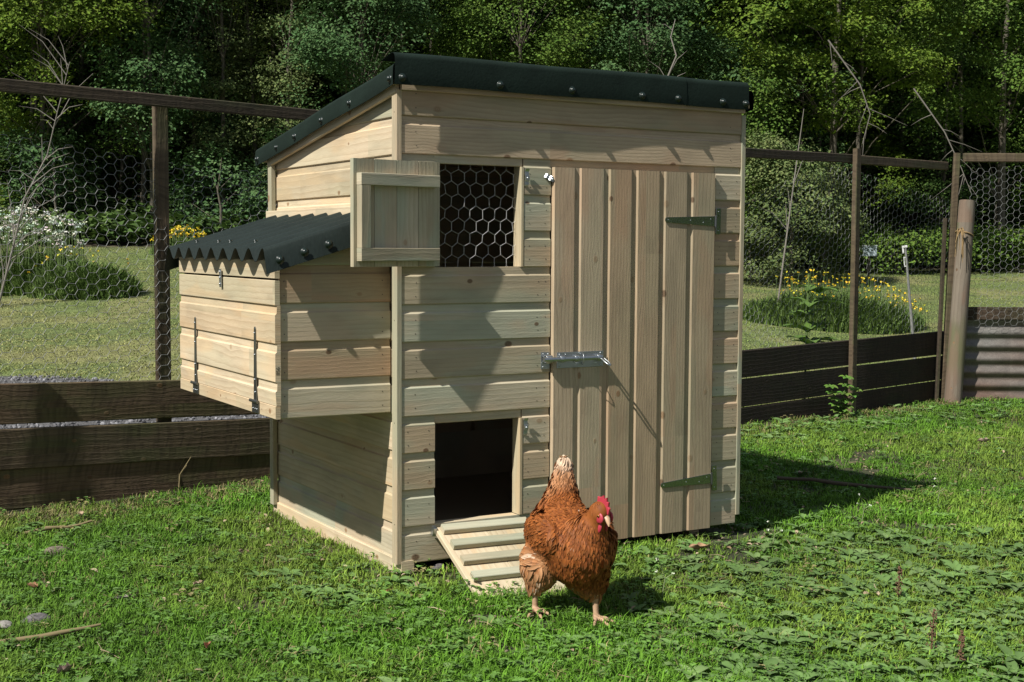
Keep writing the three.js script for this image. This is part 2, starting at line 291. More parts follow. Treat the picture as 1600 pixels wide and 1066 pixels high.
part('wire_mesh', hexWire(0.36, 0.36, 0.046, 0.00075, (a, b) => V(PX0 - 0.015 + a, HB + PITCH * 8 - 0.012 + b, -0.034 + 0.002 * Math.sin(a * 60)), true, undefined, 0.0048), WIRE, coop);

// plank door
const door = new THREE.Group(); door.name = 'door'; coop.add(door); door.position.set(DX0 + 0.004, -0.012, 0.016);
{
  const edges = [0.663, 0.782, 0.899, 1.019, 1.14].map((x) => x - 0.560), w = DX1 - 0.001 - 0.560, H = 1.297;
  const cuts = [0, ...edges, w];
  for (let k = 0; k < cuts.length - 1; k++) {
    const b = cuts[k + 1] - cuts[k], rec = k === cuts.length - 2 ? 0.002 : 0.0;
    // groove lies at the right of each board (the bright chamfer faces left)
    const prof = k === 0 ? [[0, -0.018], [0, -0.006], [0.019, -0.006], [0.023, 0], [b - 0.0015, 0], [b, -0.0015], [b, -0.018]] : rec ? [[0, -0.018], [0, -0.0015], [0.0015, 0], [b - 0.006, 0], [b, -0.006], [b, -0.018]] : [[0, -0.018], [0, -0.0065], [0.019, -0.0065], [0.0215, -0.0005], [0.0235, 0], [b - 0.006, 0], [b, -0.006], [b, -0.018]];
    place(plank(prof, H, wr), TAN[(k * 2 + (k % 2)) % TAN.length], 'plank', door, [cuts[k + 1], 0, 0], [0, 0, Math.PI / 2]);
  }
  for (const y of [0.12, 0.62, 1.14]) place(bar(w - 0.06, 0.07, 0.018, wr), pick(TAN), 'ledge', door, [0.03, y, -0.019]);
}
place(bar(DX1 - DX0 + 0.01, 0.03, 0.012, wr), TAN[4], 'head_strip', coop, [DX0 + 0.0005, 1.284, -0.0065]);
// tee hinge: tapering strap on the door, plate on the frame
function teeHinge(name, parent, pos, L, rot, mat, screwMat, plateH = 0.093) {
  const g = new THREE.Group(); g.name = name; parent.add(g); g.position.set(...pos); g.rotation.set(...rot);
  const s = new THREE.Shape(); s.moveTo(0, 0.0175); s.lineTo(-L + 0.008, 0.0085); s.quadraticCurveTo(-L, 0.008, -L, 0); s.quadraticCurveTo(-L, -0.008, -L + 0.008, -0.0085); s.lineTo(0, -0.0175); s.closePath();
  part('strap', new THREE.ExtrudeGeometry(s, { depth: 0.0022, bevelEnabled: true, bevelSize: 0.0006, bevelThickness: 0.0006, bevelSegments: 1 }), mat, g);
  const p = new THREE.Shape(), h = plateH / 2, w = 0.021; p.moveTo(0, -h + 0.004); p.quadraticCurveTo(0, -h, 0.004, -h); p.lineTo(w - 0.004, -h); p.quadraticCurveTo(w, -h, w, -h + 0.004); p.lineTo(w, h - 0.004); p.quadraticCurveTo(w, h, w - 0.004, h); p.lineTo(0.004, h); p.quadraticCurveTo(0, h, 0, h - 0.004);
  part('plate', tr(new THREE.ExtrudeGeometry(p, { depth: 0.0022, bevelEnabled: true, bevelSize: 0.0006, bevelThickness: 0.0006, bevelSegments: 1 }), 0.005, 0, 0), mat, g);
  part('knuckle', tr(new THREE.CylinderGeometry(0.0042, 0.0042, plateH * 0.46, 10), 0.0025, 0, 0.0035), mat === BLACKM ? STRAP : mat, g);
  for (const [x, y] of [[-L + 0.012, 0], [-L * 0.5, 0], [-L * 0.24, -0.006], [-0.02, 0.007], [0.015, h - 0.012], [0.015, -h + 0.012]]) part('screw', tr(new THREE.SphereGeometry(0.0028, 8, 4, 0, 6.283, 0, 1.2).rotateX(Math.PI / 2), x, y, 0.0012), screwMat, g);
  return g;
}
teeHinge('hinge', coop, [1.243, 1.113, 0.0172], 0.222, [0, 0, -0.01], BLACKM, ZINC);
teeHinge('hinge', coop, [1.243, 0.172, 0.0172], 0.226, [0, 0, 0.035], BLACKM, ZINC);
// tower bolt with loop handle, keep on the frame
{
  const g = new THREE.Group(); g.name = 'door_bolt'; coop.add(g); g.position.set(0, 0.632, 0.0165);
  part('plate', tr(box(0.19, 0.054, 0.0025, 0.0008), 0.668, 0, 0.0012), ZINC, g);
  part('rod', tr(new THREE.CylinderGeometry(0.0078, 0.0078, 0.235, 14).rotateZ(Math.PI / 2), 0.632, 0.005, 0.013), ZINC, g);
  for (const x of [0.590, 0.648, 0.74]) part('strap', tr(new THREE.TorusGeometry(0.0095, 0.0028, 6, 16).scale(1, 1, 4.2).rotateY(Math.PI / 2), x, 0.005, 0.010), ZINC, g);
  part('handle', tube([[0.742, 0.004, 0.014, 0.0033], [0.742, -0.003, 0.032, 0.0033], [0.742, -0.012, 0.052, 0.0033], [0.75, -0.020, 0.060, 0.0033], [0.758, -0.018, 0.055, 0.0033], [0.760, -0.010, 0.040, 0.0033], [0.756, 0.002, 0.016, 0.0033]], 8), ZINC, g);
  part('ring', tr(new THREE.TorusGeometry(0.02, 0.0014, 6, 22).rotateY(1.25), 0.667, 0.004, 0.016), ZINC, g);
  part('keep_plate', tr(box(0.034, 0.058, 0.0025, 0.0008), 0.536, 0, -0.0145), ZINC, g);
  part('keep_strap', tr(new THREE.TorusGeometry(0.0125, 0.003, 6, 16).scale(1, 1, 4.6).rotateY(Math.PI / 2), 0.541, 0.005, -0.002), ZINC, g);
  for (const [x, y] of [[0.583, 0.02], [0.583, -0.02], [0.607, 0.019], [0.75, 0.02], [0.75, -0.021]]) part('screw', tr(new THREE.SphereGeometry(0.0032, 8, 5), x, y, 0.0022), ZINC, g);
  for (const [x, y] of [[0.527, 0.022], [0.546, 0.022], [0.527, -0.022]]) part('screw', tr(new THREE.SphereGeometry(0.003, 8, 5), x, y, -0.0125), ZINC, g);
}
// turn buttons: bent zinc tongues on one screw
for (const [x, y, a] of [[0.4565, 1.247, 1.57], [0.556, 1.243, -0.53], [0.4575, 0.411, 1.57]]) {
  const pts = [[-0.029, 0.001], [-0.024, 0.006], [-0.013, 0.0065], [-0.009, 0.012], [0.004, 0.0125], [0.008, 0.0075], [0.02, 0.007], [0.029, 0.013]], T = new Tri();
  const g = new THREE.Group(); g.name = 'turn_button'; coop.add(g); g.position.set(x, y, 0.001); g.rotation.z = a;
  for (let i = 0; i < pts.length - 1; i++) for (const [o, s] of [[0, 1], [-0.002, -1]]) { const q = (k, yy) => V(pts[k][0], yy, pts[k][1] + o); s > 0 ? T.quad(q(i, -0.0075), q(i + 1, -0.0075), q(i + 1, 0.0075), q(i, 0.0075)) : T.quad(q(i, 0.0075), q(i + 1, 0.0075), q(i + 1, -0.0075), q(i, -0.0075)); }
  for (const yy of [-0.0075, 0.0075]) for (let i = 0; i < pts.length - 1; i++) T.quad(V(pts[i][0], yy, pts[i][1] - 0.002), V(pts[i + 1][0], yy, pts[i + 1][1] - 0.002), V(pts[i + 1][0], yy, pts[i + 1][1]), V(pts[i][0], yy, pts[i][1]));
  part('tongue', T.geo(), ZINC, g); part('screw', tr(new THREE.SphereGeometry(0.0042, 10, 6), -0.002, 0, 0.0125), ZINC, g);
}
// window shutter, swung right round on its hinges
{
  const g = new THREE.Group(); g.name = 'shutter'; coop.add(g); g.position.set(0.117, 0.953, 0.0135); g.rotation.y = Math.PI + 0.150;      // local x runs outwards (to the left), local z backwards
  const w = 0.327, H = 0.331, bw = [0.083, 0.082, 0.083, 0.077]; let x = 0;
  const flip = [0, Math.PI, Math.PI / 2];
  for (const b of bw) { place(plank(BAR(b - 0.001, 0.018, 0.001), H, wr), pick(GREEN), 'plank', g, [x, 0, -0.0185], [0, 0, Math.PI / 2]).rotation.set(0, Math.PI, Math.PI / 2, 'YXZ'); x += b; }
  const inner = (L, h, px, py, rz) => { const m = place(plank(BAR(h, 0.028, 0.0012), L, wr), pick(GREEN), 'batten', g, [px, py, -0.0188 - 0.028]); m.rotation.set(0, Math.PI, rz, 'YXZ'); return m; };
  inner(0.292, 0.037, 0.312, 0.250, 0); inner(0.292, 0.040, 0.312, 0.018, 0); inner(0.1905, 0.034, 0.312 - 0.034, 0.0585, Math.PI / 2);
}
// boarded ramp with four cleats, leaning from the sill to the grass
{
  const g = new THREE.Group(); g.name = 'ramp'; coop.add(g); g.position.set(0.112, 0.102, 0.014); g.rotation.set(0.385, 0, 0); g.rotation.order = 'YXZ'; g.rotation.y = -0.085;
  const L = 0.405;
  for (const [x, w] of [[0, 0.166], [0.167, 0.165]]) place(plank(BAR(w, 0.018, 0.0012), L, wr), PALE[(x > 0 ? 2 : 0)], 'plank', g, [x, 0, 0], [0, 0, 0]).rotation.set(-Math.PI / 2, -Math.PI / 2, 0, 'YXZ');
  for (let k = 0; k < 4; k++) place(plank([[0, -0.034], [0, -0.004], [0.004, 0], [0.0175, 0], [0.0195, -0.002], [0.0195, -0.034]], 0.305, wr), GREEN[(k * 2) % GREEN.length], 'cleat', g, [0.014, 0.0002, 0.046 + 0.088 * k]);
  place(box(0.012, 0.03, 0.02), ZINC, 'hinge', g, [-0.006, -0.006, 0.008]);
}
// ---- nest box on the side wall
const NP = 0.396, NZ0 = -0.083, NZ1 = -1.10, NB = 0.4764;
const nestRoofY = (x) => 1.096 + 0.30 * x;
const nest = new THREE.Group(); nest.name = 'nest_box'; coop.add(nest);
{
  const yTop = nestRoofY(-NP) - 0.002;
  const L = NZ0 - NZ1 + 0.012, z0 = NZ1 - 0.006;
  const end = (geo, mat, y, n = 'plank') => place(geo, mat, n, nest, [-NP, y, z0], [0, -Math.PI / 2, 0]);
  end(plank(BAR(0.041, 0.016, 0.0015), L, wr), PALE[1], NB, 'bottom_rail');
  const y1 = NB + 0.0425;
  end(plank(BOARD.map(([t, n]) => [Math.max(0, t - 0.048), n]).filter((q, i) => i !== 2), L, wr), PALE[0], y1);
  end(plank(BOARD, L, wr), PALE[3], y1 + 0.072);
  end(plank(BOARD, L, wr), PALE[4], y1 + 0.192);
  end(plank(BAR(0.078, 0.016, 0.002), L, wr), PALE[2], y1 + 0.312);
  end(plank(BAR(0.058, 0.016, 0.0015), L, wr), PALE[5], NB + 0.438);
  for (let k = 0; k < 5; k++) {
    const y = NB + PITCH * k - (k ? 0 : 0.0);
    for (const [z, ry, xx] of [[NZ0, 0, -NP + 0.018], [NZ1, Math.PI, -0.001]]) {
      const top = (x) => nestRoofY(ry ? -x : -NP + 0.018 + x) - y - 0.004; if (top(ry ? 0 : NP) < 0.004) continue;
      place(plank(BOARD, NP - 0.0195, wr, { top: (x) => Math.max(0.0005, top(x)), segs: 6 }), pick(ry ? PALE : (k % 2 ? TAN : GREEN)), 'plank', nest, [xx, y, z], [0, ry, 0]);
      if (!ry) for (const dy of [0.025, 0.07]) for (const x of [-NP + 0.032, -0.03]) if (y + dy < nestRoofY(x) - 0.04) nail(x, y + dy, NZ0 + 0.0002, 2);
    }
  }
  place(box(NP - 0.02, 0.012, NZ0 - NZ1 - 0.03), DARKIN, 'floor_panel', nest, [-NP / 2, NB + 0.012, (NZ0 + NZ1) / 2]);
  for (const y of [0.0, 0.12, 0.19]) nail(-NP - 0.0002, NB + 0.02, NZ0 - 0.12 - y * 3, 0);
  // long strap hinges on the drop-down flap
  for (const z of [-0.258, -0.905]) {
    const h = new THREE.Group(); h.name = 'hinge'; nest.add(h); h.position.set(-NP - 0.001, NB + 0.04, z); h.rotation.y = -Math.PI / 2;
    const s = new THREE.Shape(); s.moveTo(-0.0125, 0.004); s.lineTo(0.0125, 0.004); s.lineTo(0.0065, 0.235); s.quadraticCurveTo(0, 0.245, -0.0065, 0.235); s.closePath();
    part('strap', new THREE.ExtrudeGeometry(s, { depth: 0.002, bevelEnabled: true, bevelSize: 0.0005, bevelThickness: 0.0005, bevelSegments: 1 }), STRAP, h);
    part('plate', tr(box(0.062, 0.034, 0.003, 0.0006), 0.004, -0.02, 0.0025), STRAP, h);
    part('knuckle', tr(new THREE.CylinderGeometry(0.0055, 0.0055, 0.074, 10).rotateZ(Math.PI / 2), -0.002, 0.0, 0.005), STRAP, h);
    for (const [x, y] of [[0, 0.22], [0, 0.15], [0, 0.07], [0.004, 0.03], [-0.016, -0.024], [0.004, -0.024], [0.022, -0.024]]) part('screw', tr(new THREE.SphereGeometry(0.0032, 8, 5), x, y, 0.003), ZINC, h);
  }
  { const h = new THREE.Group(); h.name = 'hasp'; nest.add(h); h.position.set(-NP - 0.001, 0.905, -0.592); h.rotation.y = -Math.PI / 2; h.rotation.z = 0.06;
    part('plate', tr(box(0.02, 0.062, 0.003, 0.0006), 0, 0, 0.006), ZINC, h); for (const y of [-0.02, 0.002, 0.022]) part('screw', tr(new THREE.SphereGeometry(0.004, 8, 5), 0, y, 0.008), ZINC, h); }
  // stencilled number on the end grain of the flap
  const font = await new FontLoader().loadAsync('fonts/droid/droid_sans_regular.typeface.json');
  const tg = new TextGeometry('856', { font, size: 0.0115, depth: 0.0003, curveSegments: 3 }); tg.rotateZ(Math.PI / 2); tg.translate(-NP + 0.0145, y1 + 0.095, NZ0 + 0.0061);
  part('number', tg, std(0.02, 0.018, 0.016, 0.9), nest);
}
// corrugated sheet: waves across z, falls along x
{
  const x0 = -NP - 0.042, x1 = -0.004, zA = NZ1 - 0.055, zB = NZ0 + 0.052, pitch = 0.128, A = 0.0205, nz = 150, nx = 6, T = [], N = [], I = [], U = [];
  const yy = (x, z) => { const e = zB - z, ph = e / pitch; let y = nestRoofY(x) + 0.024 + A * Math.cos(ph * 6.2832 - 1.9); if (e < 0.03) y -= 0.052 * Math.pow(1 - e / 0.03, 1.6); const e2 = z - zA; if (e2 < 0.03) y -= 0.05 * Math.pow(1 - e2 / 0.03, 1.6); return y; };
  for (let sd = 0; sd < 2; sd++) for (let i = 0; i <= nx; i++) for (let j = 0; j <= nz; j++) {
    const x = lerp(x0, x1, i / nx), z = lerp(zA, zB, j / nz), e = 0.0015, gz = (yy(x, z + e) - yy(x, z - e)) / (2 * e), n = V(-0.3, 1, -gz).normalize();
    const zz = z, s = sd ? -0.0032 : 0; T.push(x + n.x * s, yy(x, z) + n.y * s, zz + n.z * s); N.push(...(sd ? n.clone().negate() : n).toArray()); U.push(x * 2, z * 2);
  }
  const w = nz + 1, o = (nx + 1) * w, quad = (a, b, c, d) => I.push(a, b, c, a, c, d);
  for (let i = 0; i < nx; i++) for (let j = 0; j < nz; j++) { const a = i * w + j; quad(a, a + 1, a + w + 1, a + w); quad(o + a, o + a + w, o + a + w + 1, o + a + 1); }
  for (let j = 0; j < nz; j++) { quad(j, o + j, o + j + 1, j + 1); const a = nx * w + j; quad(a, a + 1, o + a + 1, o + a); }
  for (let i = 0; i < nx; i++) { const a = i * w, b = a + nz; quad(a, a + w, o + a + w, o + a); quad(b, o + b, o + b + w, b + w); }
  const g = new THREE.BufferGeometry(); g.setAttribute('position', new THREE.Float32BufferAttribute(T, 3)); g.setAttribute('normal', new THREE.Float32BufferAttribute(N, 3)); g.setAttribute('uv', new THREE.Float32BufferAttribute(U, 2)); g.setIndex(I);
  part('corrugated_roof', g, FELT, nest);
  for (const x of [-0.395, -0.315, -0.235, -0.11]) domeCap(nest, [x, nestRoofY(x) - 0.004, zB + 0.001], [Math.PI / 2, 0, 0]);
  for (const e of [2.3, 4.3, 5.3, 7.3]) { const z = zB - (e - 0.3 + 0.3025) * pitch; domeCap(nest, [-0.37, yy(-0.37, z) - 0.001, z], [0, 0, 0.29], 0.7); }
}
function domeCap(parent, pos, rot, s = 1) {
  const g = new THREE.LatheGeometry([[0, 0.0125], [0.005, 0.0118], [0.0088, 0.0088], [0.0103, 0.004], [0.0105, 0.001], [0.0138, 0.0008], [0.014, -0.002]].map(([a, b]) => new THREE.Vector2(a * s, b * s)), 18);
  return place(g, CAPM, 'roof_fixing', parent, pos, rot);
}
// ledger batten where the nest roof meets the wall
place(plank(BAR(0.034, 0.022, 0.0015), 1.165, wr), PALE[0], 'ledger', coop, [-0.021, 1.117, -1.2], [0, -Math.PI / 2, 0]);
// ---- main roof
const roof = new THREE.Group(); roof.name = 'roof'; coop.add(roof);
{
  // deck and sheet
  const deck = (y, t, zf, zb, x0, x1) => { const s = V(0, 0, 0); const T = new Tri(), a = (x, z, u) => V(x, roofY(z) + y + u, z); const q = (A, B, C2, D2) => T.quad(A, B, C2, D2, [A.x, A.z], [B.x, B.z], [C2.x, C2.z], [D2.x, D2.z]); q(a(x0, zf, t), a(x1, zf, t), a(x1, zb, t), a(x0, zb, t)); q(a(x0, zb, 0), a(x1, zb, 0), a(x1, zf, 0), a(x0, zf, 0)); q(a(x0, zf, 0), a(x1, zf, 0), a(x1, zf, t), a(x0, zf, t)); q(a(x1, zb, 0), a(x0, zb, 0), a(x0, zb, t), a(x1, zb, t)); q(a(x0, zb, 0), a(x0, zf, 0), a(x0, zf, t), a(x0, zb, t)); q(a(x1, zf, 0), a(x1, zb, 0), a(x1, zb, t), a(x1, zf, t)); return T.geo(); };
  part('roof_deck', deck(0.001, 0.012, 0.012, -D - 0.045, -0.026, W + 0.026), PALE[1], roof);
  // corrugated sheet, waves across x
  const x0 = -0.04, x1 = W + 0.03, nx = 170, T = [], N = [], I = [], U = [], zs = [-D - 0.075, 0.008];
  for (let sd = 0; sd < 2; sd++) for (const z of zs) for (let j = 0; j <= nx; j++) { const x = lerp(x0, x1, j / nx), y = roofY(z) + 0.034 + 0.017 * Math.cos(x / 0.1 * 6.2832), gx = -0.017 * 62.8 * Math.sin(x / 0.1 * 6.2832), n = V(-gx, 1, -0.15).normalize(), s = sd ? -0.003 : 0; T.push(x + n.x * s, y + n.y * s, z + n.z * s); N.push(...(sd ? n.negate() : n).toArray()); U.push(x * 2, z * 2); }
  const w = nx + 1, o = 2 * w; for (let j = 0; j < nx; j++) { I.push(j + w, j + 1, j, j + w, j + w + 1, j + 1); I.push(o + j, o + j + 1, o + j + w, o + j + 1, o + j + w + 1, o + j + w); I.push(j, j + 1, o + j, j + 1, o + j + 1, o + j); I.push(w + j, o + w + j, w + j + 1, w + j + 1, o + w + j, o + w + j + 1); }
  const g = new THREE.BufferGeometry(); g.setAttribute('position', new THREE.Float32BufferAttribute(T, 3)); g.setAttribute('normal', new THREE.Float32BufferAttribute(N, 3)); g.setAttribute('uv', new THREE.Float32BufferAttribute(U, 2)); g.setIndex(I);
  part('corrugated_sheet', g, FELT, roof);
  // folded strips: profile [out, up] with thickness, swept along a line with slight waviness
  const strip = (prof, L, f, segs = 40) => {
    const P = [], Nn = [], Uv = [], Ix = [], m = prof.length;
    for (let i = 0; i <= segs; i++) { const s = (L * i) / segs; let len = 0; for (let k = 0; k < m; k++) { const k2 = (k + 1) % m, k0 = (k + m - 1) % m, tx = prof[k2][0] - prof[k0][0], ty = prof[k2][1] - prof[k0][1], q = f(s, prof[k][0], prof[k][1]), nn = f(s, prof[k][0] + ty, prof[k][1] - tx).sub(q).normalize(); P.push(q.x, q.y, q.z); Nn.push(nn.x, nn.y, nn.z); Uv.push(s * 2, len * 2); len += Math.hypot(prof[k2][0] - prof[k][0], prof[k2][1] - prof[k][1]); } }
    for (let i = 0; i < segs; i++) for (let k = 0; k < m; k++) { const a = i * m + k, b = i * m + ((k + 1) % m); Ix.push(a, a + m, b, b, a + m, b + m); }
    const half = m / 2; for (const i of [0, segs]) for (let k = 0; k < half - 1; k++) { const a = i * m + k, b = a + 1, c = i * m + m - 2 - k, d = i * m + m - 1 - k; Ix.push(a, b, c, a, c, d); }
    const q = new THREE.BufferGeometry(); q.setAttribute('position', new THREE.Float32BufferAttribute(P, 3)); q.setAttribute('normal', new THREE.Float32BufferAttribute(Nn, 3)); q.setAttribute('uv', new THREE.Float32BufferAttribute(Uv, 2)); q.setIndex(Ix); return q;
  };
  const fold = (lo, hi, r, back, t = 0.003) => { const out = [[0, lo], [0.0015, lerp(lo, hi - r, 0.5)]], inn = [[-t, lo], [-t + 0.0015, lerp(lo, hi - r, 0.5)]]; for (let k = 0; k <= 7; k++) { const a = (k / 7) * 1.72, c = Math.cos(a), s = Math.sin(a); out.push([-r + r * c, hi - r + r * s]); inn.push([-r + (r - t) * c, hi - r + (r - t) * s]); } out.push([-back, hi - 0.15 * back]); inn.push([-back, hi - 0.15 * back - t]); return [...out, ...inn.reverse()]; };
  const capZ = (x) => lerp(0.043, 0.026, clamp(x / W)), base = roofY(0) - 0.004;
  for (const [a, b] of [[-0.044, 1.098], [1.1, W + 0.012]]) {
    const pr = fold(0, 0.100, 0.02, 0.10);
    part('ridge_cap', strip(pr, b - a, (s, ou, up) => V(a + s, base + up + 0.0016 * Math.sin((a + s) * 9), capZ(a + s) + ou + 0.0016 * Math.sin((a + s) * 13 + up * 20) + (a > 1 ? -0.0022 : 0)), 44), RIDGE, roof);
  }
  const vp = fold(0, 0.068, 0.016, 0.07);
  const vz0 = -D - 0.09, vL = D + 0.09 + 0.022;
  for (const sx of [-1, 1]) part('verge_strip', strip(vp, vL, (s, ou, up) => { const z = vz0 + s; return V(sx < 0 ? -0.040 - ou - 0.0015 * Math.sin(z * 11) : W + 0.036 + ou, roofY(z) - 0.006 + up + 0.002 * Math.sin(z * 8), z); }, 40), RIDGE, roof);
  // fascia strip under the cap
  place(plank(BAR(0.034, 0.014, 0.0015), W + 0.01, wr), TAN[0], 'fascia', roof, [-0.005, base - 0.013, 0.0146]);
  place(plank(BAR(0.045, 0.014, 0.0015), Math.hypot(D, D * 0.15), wr), PALE[2], 'barge_board', roof, [-0.022, roofY(-D) - 0.025, -D], [0, -Math.PI / 2, 0]).rotation.set(0, -Math.PI / 2, Math.atan(0.15), 'YXZ');
  for (const x of [-0.018, 0.335, 0.614, 0.905, 1.06, 1.265, 1.372]) domeCap(roof, [x, base + 0.021, capZ(x) + 0.002 - (x > 1.1 ? 0.0022 : 0)], [Math.PI / 2, 0, 0], 0.95);
  for (const z of [0.0, -0.32, -0.57, -0.83, -1.02, -1.24]) domeCap(roof, [-0.0415, roofY(z) + 0.016, z], [0, 0, Math.PI / 2], 0.9);
}
{ // nail heads, too small to pick apart
  const gs = nailPts.map(([x, y, z, ax]) => { const g = new THREE.CircleGeometry(0.0021, 6); if (ax === 0) g.rotateY(-Math.PI / 2); return tr(g, x - (ax === 0 ? 0.0004 : 0), y, z + (ax === 2 ? 0.0005 : 0)); });
  const m = part('nail_heads', mergeG(gs), NAIL, coop); m.userData.kind = 'stuff';
}
//@@NEXT
// ------------------------------------------------------------------ fences
const fr = rngOf(303);
const oldM = () => OLD[Math.floor(fr() * OLD.length)];
// a run of fence from A to B ([x,z]); s is the distance along it, n the side towards the lawn
function run(A, B) { const d = V(B[0] - A[0], 0, B[1] - A[1]), L = d.length(); d.normalize(); const n = V(-d.z, 0, d.x); return { L, d, n, at: (s, y, o = 0) => [A[0] + d.x * s + n.x * o, y, A[1] + d.z * s + n.z * o], turn: Math.atan2(-d.z, d.x) }; }
function beam(name, parent, R, s0, y0, s1, y1, h, t, o, mat, b = 0.004) {          // a board or rail along a run, its face o metres in front of it
  const L = Math.hypot(s1 - s0, y1 - y0), m = part(name, bar(L, h, t, fr, b), mat, parent);
  m.position.set(...R.at(s0, y0, o)); m.rotation.set(0, R.turn, Math.atan2(y1 - y0, s1 - s0), 'YXZ'); return m;
}
function stake(name, parent, R, s, y0, y1, w, t, o, mat, lean = 0) {               // upright
  const m = part(name, bar(y1 - y0, w, t, fr, 0.004), mat, parent); m.position.set(...R.at(s + w / 2, y0, o)); m.rotation.set(0, R.turn, Math.PI / 2 + lean, 'YXZ'); return m;
}
{
  const f = thing('garden_fence', 'weathered dark timber fence with chicken wire running behind the coop', 'fence');
  // left part, behind the nest box; right part turns slightly away behind the coop
  const A = run([-1.75, -1.68], [1.62, -2.064]), xs = (x) => (x + 1.75) / A.d.x, B = run([1.62, -2.0], [5.60, -2.835]), xb = (x) => (x - 1.62) / B.d.x;
  beam('top_rail', f, A, 0, 1.684, A.L, 1.60, 0.052, 0.026, 0.05, OLD[1]);
  stake('post', f, A, xs(-0.249), -0.1, 1.70, 0.062, 0.03, 0.0, OLD[0]); stake('post', f, A, xs(-1.62), -0.1, 1.70, 0.076, 0.07, 0.0, OLD[1]); stake('post', f, A, xs(1.3), -0.1, 1.62, 0.076, 0.07, 0.0, OLD[1]);
  beam('gravel_board', f, A, 0, 0.375, A.L, 0.262, 0.163, 0.025, 0.032, OLD[2]);
  beam('gravel_board', f, A, 0, 0.192, A.L, 0.078, 0.165, 0.025, 0.034, OLD[0]);
  beam('gravel_board', f, A, 0, 0.012, A.L, -0.04, 0.166, 0.025, 0.027, OLD[2]);
  const wa = part('wire_mesh', hexWire(A.L, 1.12, 0.050, 0.0011, (a, b) => { const p = V(...A.at(a, 0, 0)); const top = 1.50 + 0.05 * Math.sin(a * 2.1 + 0.6) - 0.02 * a, y = 0.44 + (b / 1.12) * (top - 0.44); return V(...A.at(a, y, 0.006 + 0.012 * Math.sin(a * 5 + b * 3))); }, false, undefined, 0.006, 8), OLDWIRE, f);
  beam('top_rail', f, B, 0, 1.575, xb(4.40), 1.614, 0.056, 0.03, 0.03, OLD[1]); beam('top_rail', f, B, xb(4.40) + 0.003, 1.612, B.L - 0.06, 1.618, 0.056, 0.03, 0.026, OLD[0]);
  stake('post', f, B, xb(4.41), -0.1, 1.705, 0.05, 0.035, 0.075, OLD[0], 0.004); stake('post', f, B, xb(2.6), -0.1, 1.6, 0.07, 0.06, 0.0, OLD[1]);
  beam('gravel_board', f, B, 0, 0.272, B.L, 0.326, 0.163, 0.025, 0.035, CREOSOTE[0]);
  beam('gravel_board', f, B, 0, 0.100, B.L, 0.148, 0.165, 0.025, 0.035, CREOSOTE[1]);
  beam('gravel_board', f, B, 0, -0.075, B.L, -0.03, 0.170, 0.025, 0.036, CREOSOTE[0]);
  part('wire_mesh', hexWire(B.L, 1.1, 0.050, 0.00095, (a, b) => { const top = 1.46 + 0.10 * Math.sin(a * 1.9 + 2.2), y = 0.42 + (b / 1.1) * (top - 0.42); return V(...B.at(a, y + 0.04 * Math.sin(a * 3.1) * (b / 1.1), 0.004 + 0.025 * Math.sin(a * 4 + b * 5))); }, false, undefined, 0.008, 9), OLDWIRE, f);
  // thin stake in front of the boards just left of the view; its long shadow lies on them
  const st = single('wooden_stake', tube([[0, -0.1, 0, 0.014], [0, 0.5, 0, 0.0135], [0.004, 1.1, 0.003, 0.0125]], 8), OLD[0], 'thin weathered stake standing before the left end of the timber fence', 'stake'); st.position.set(...A.at(0.45, 0, 0.1));
}
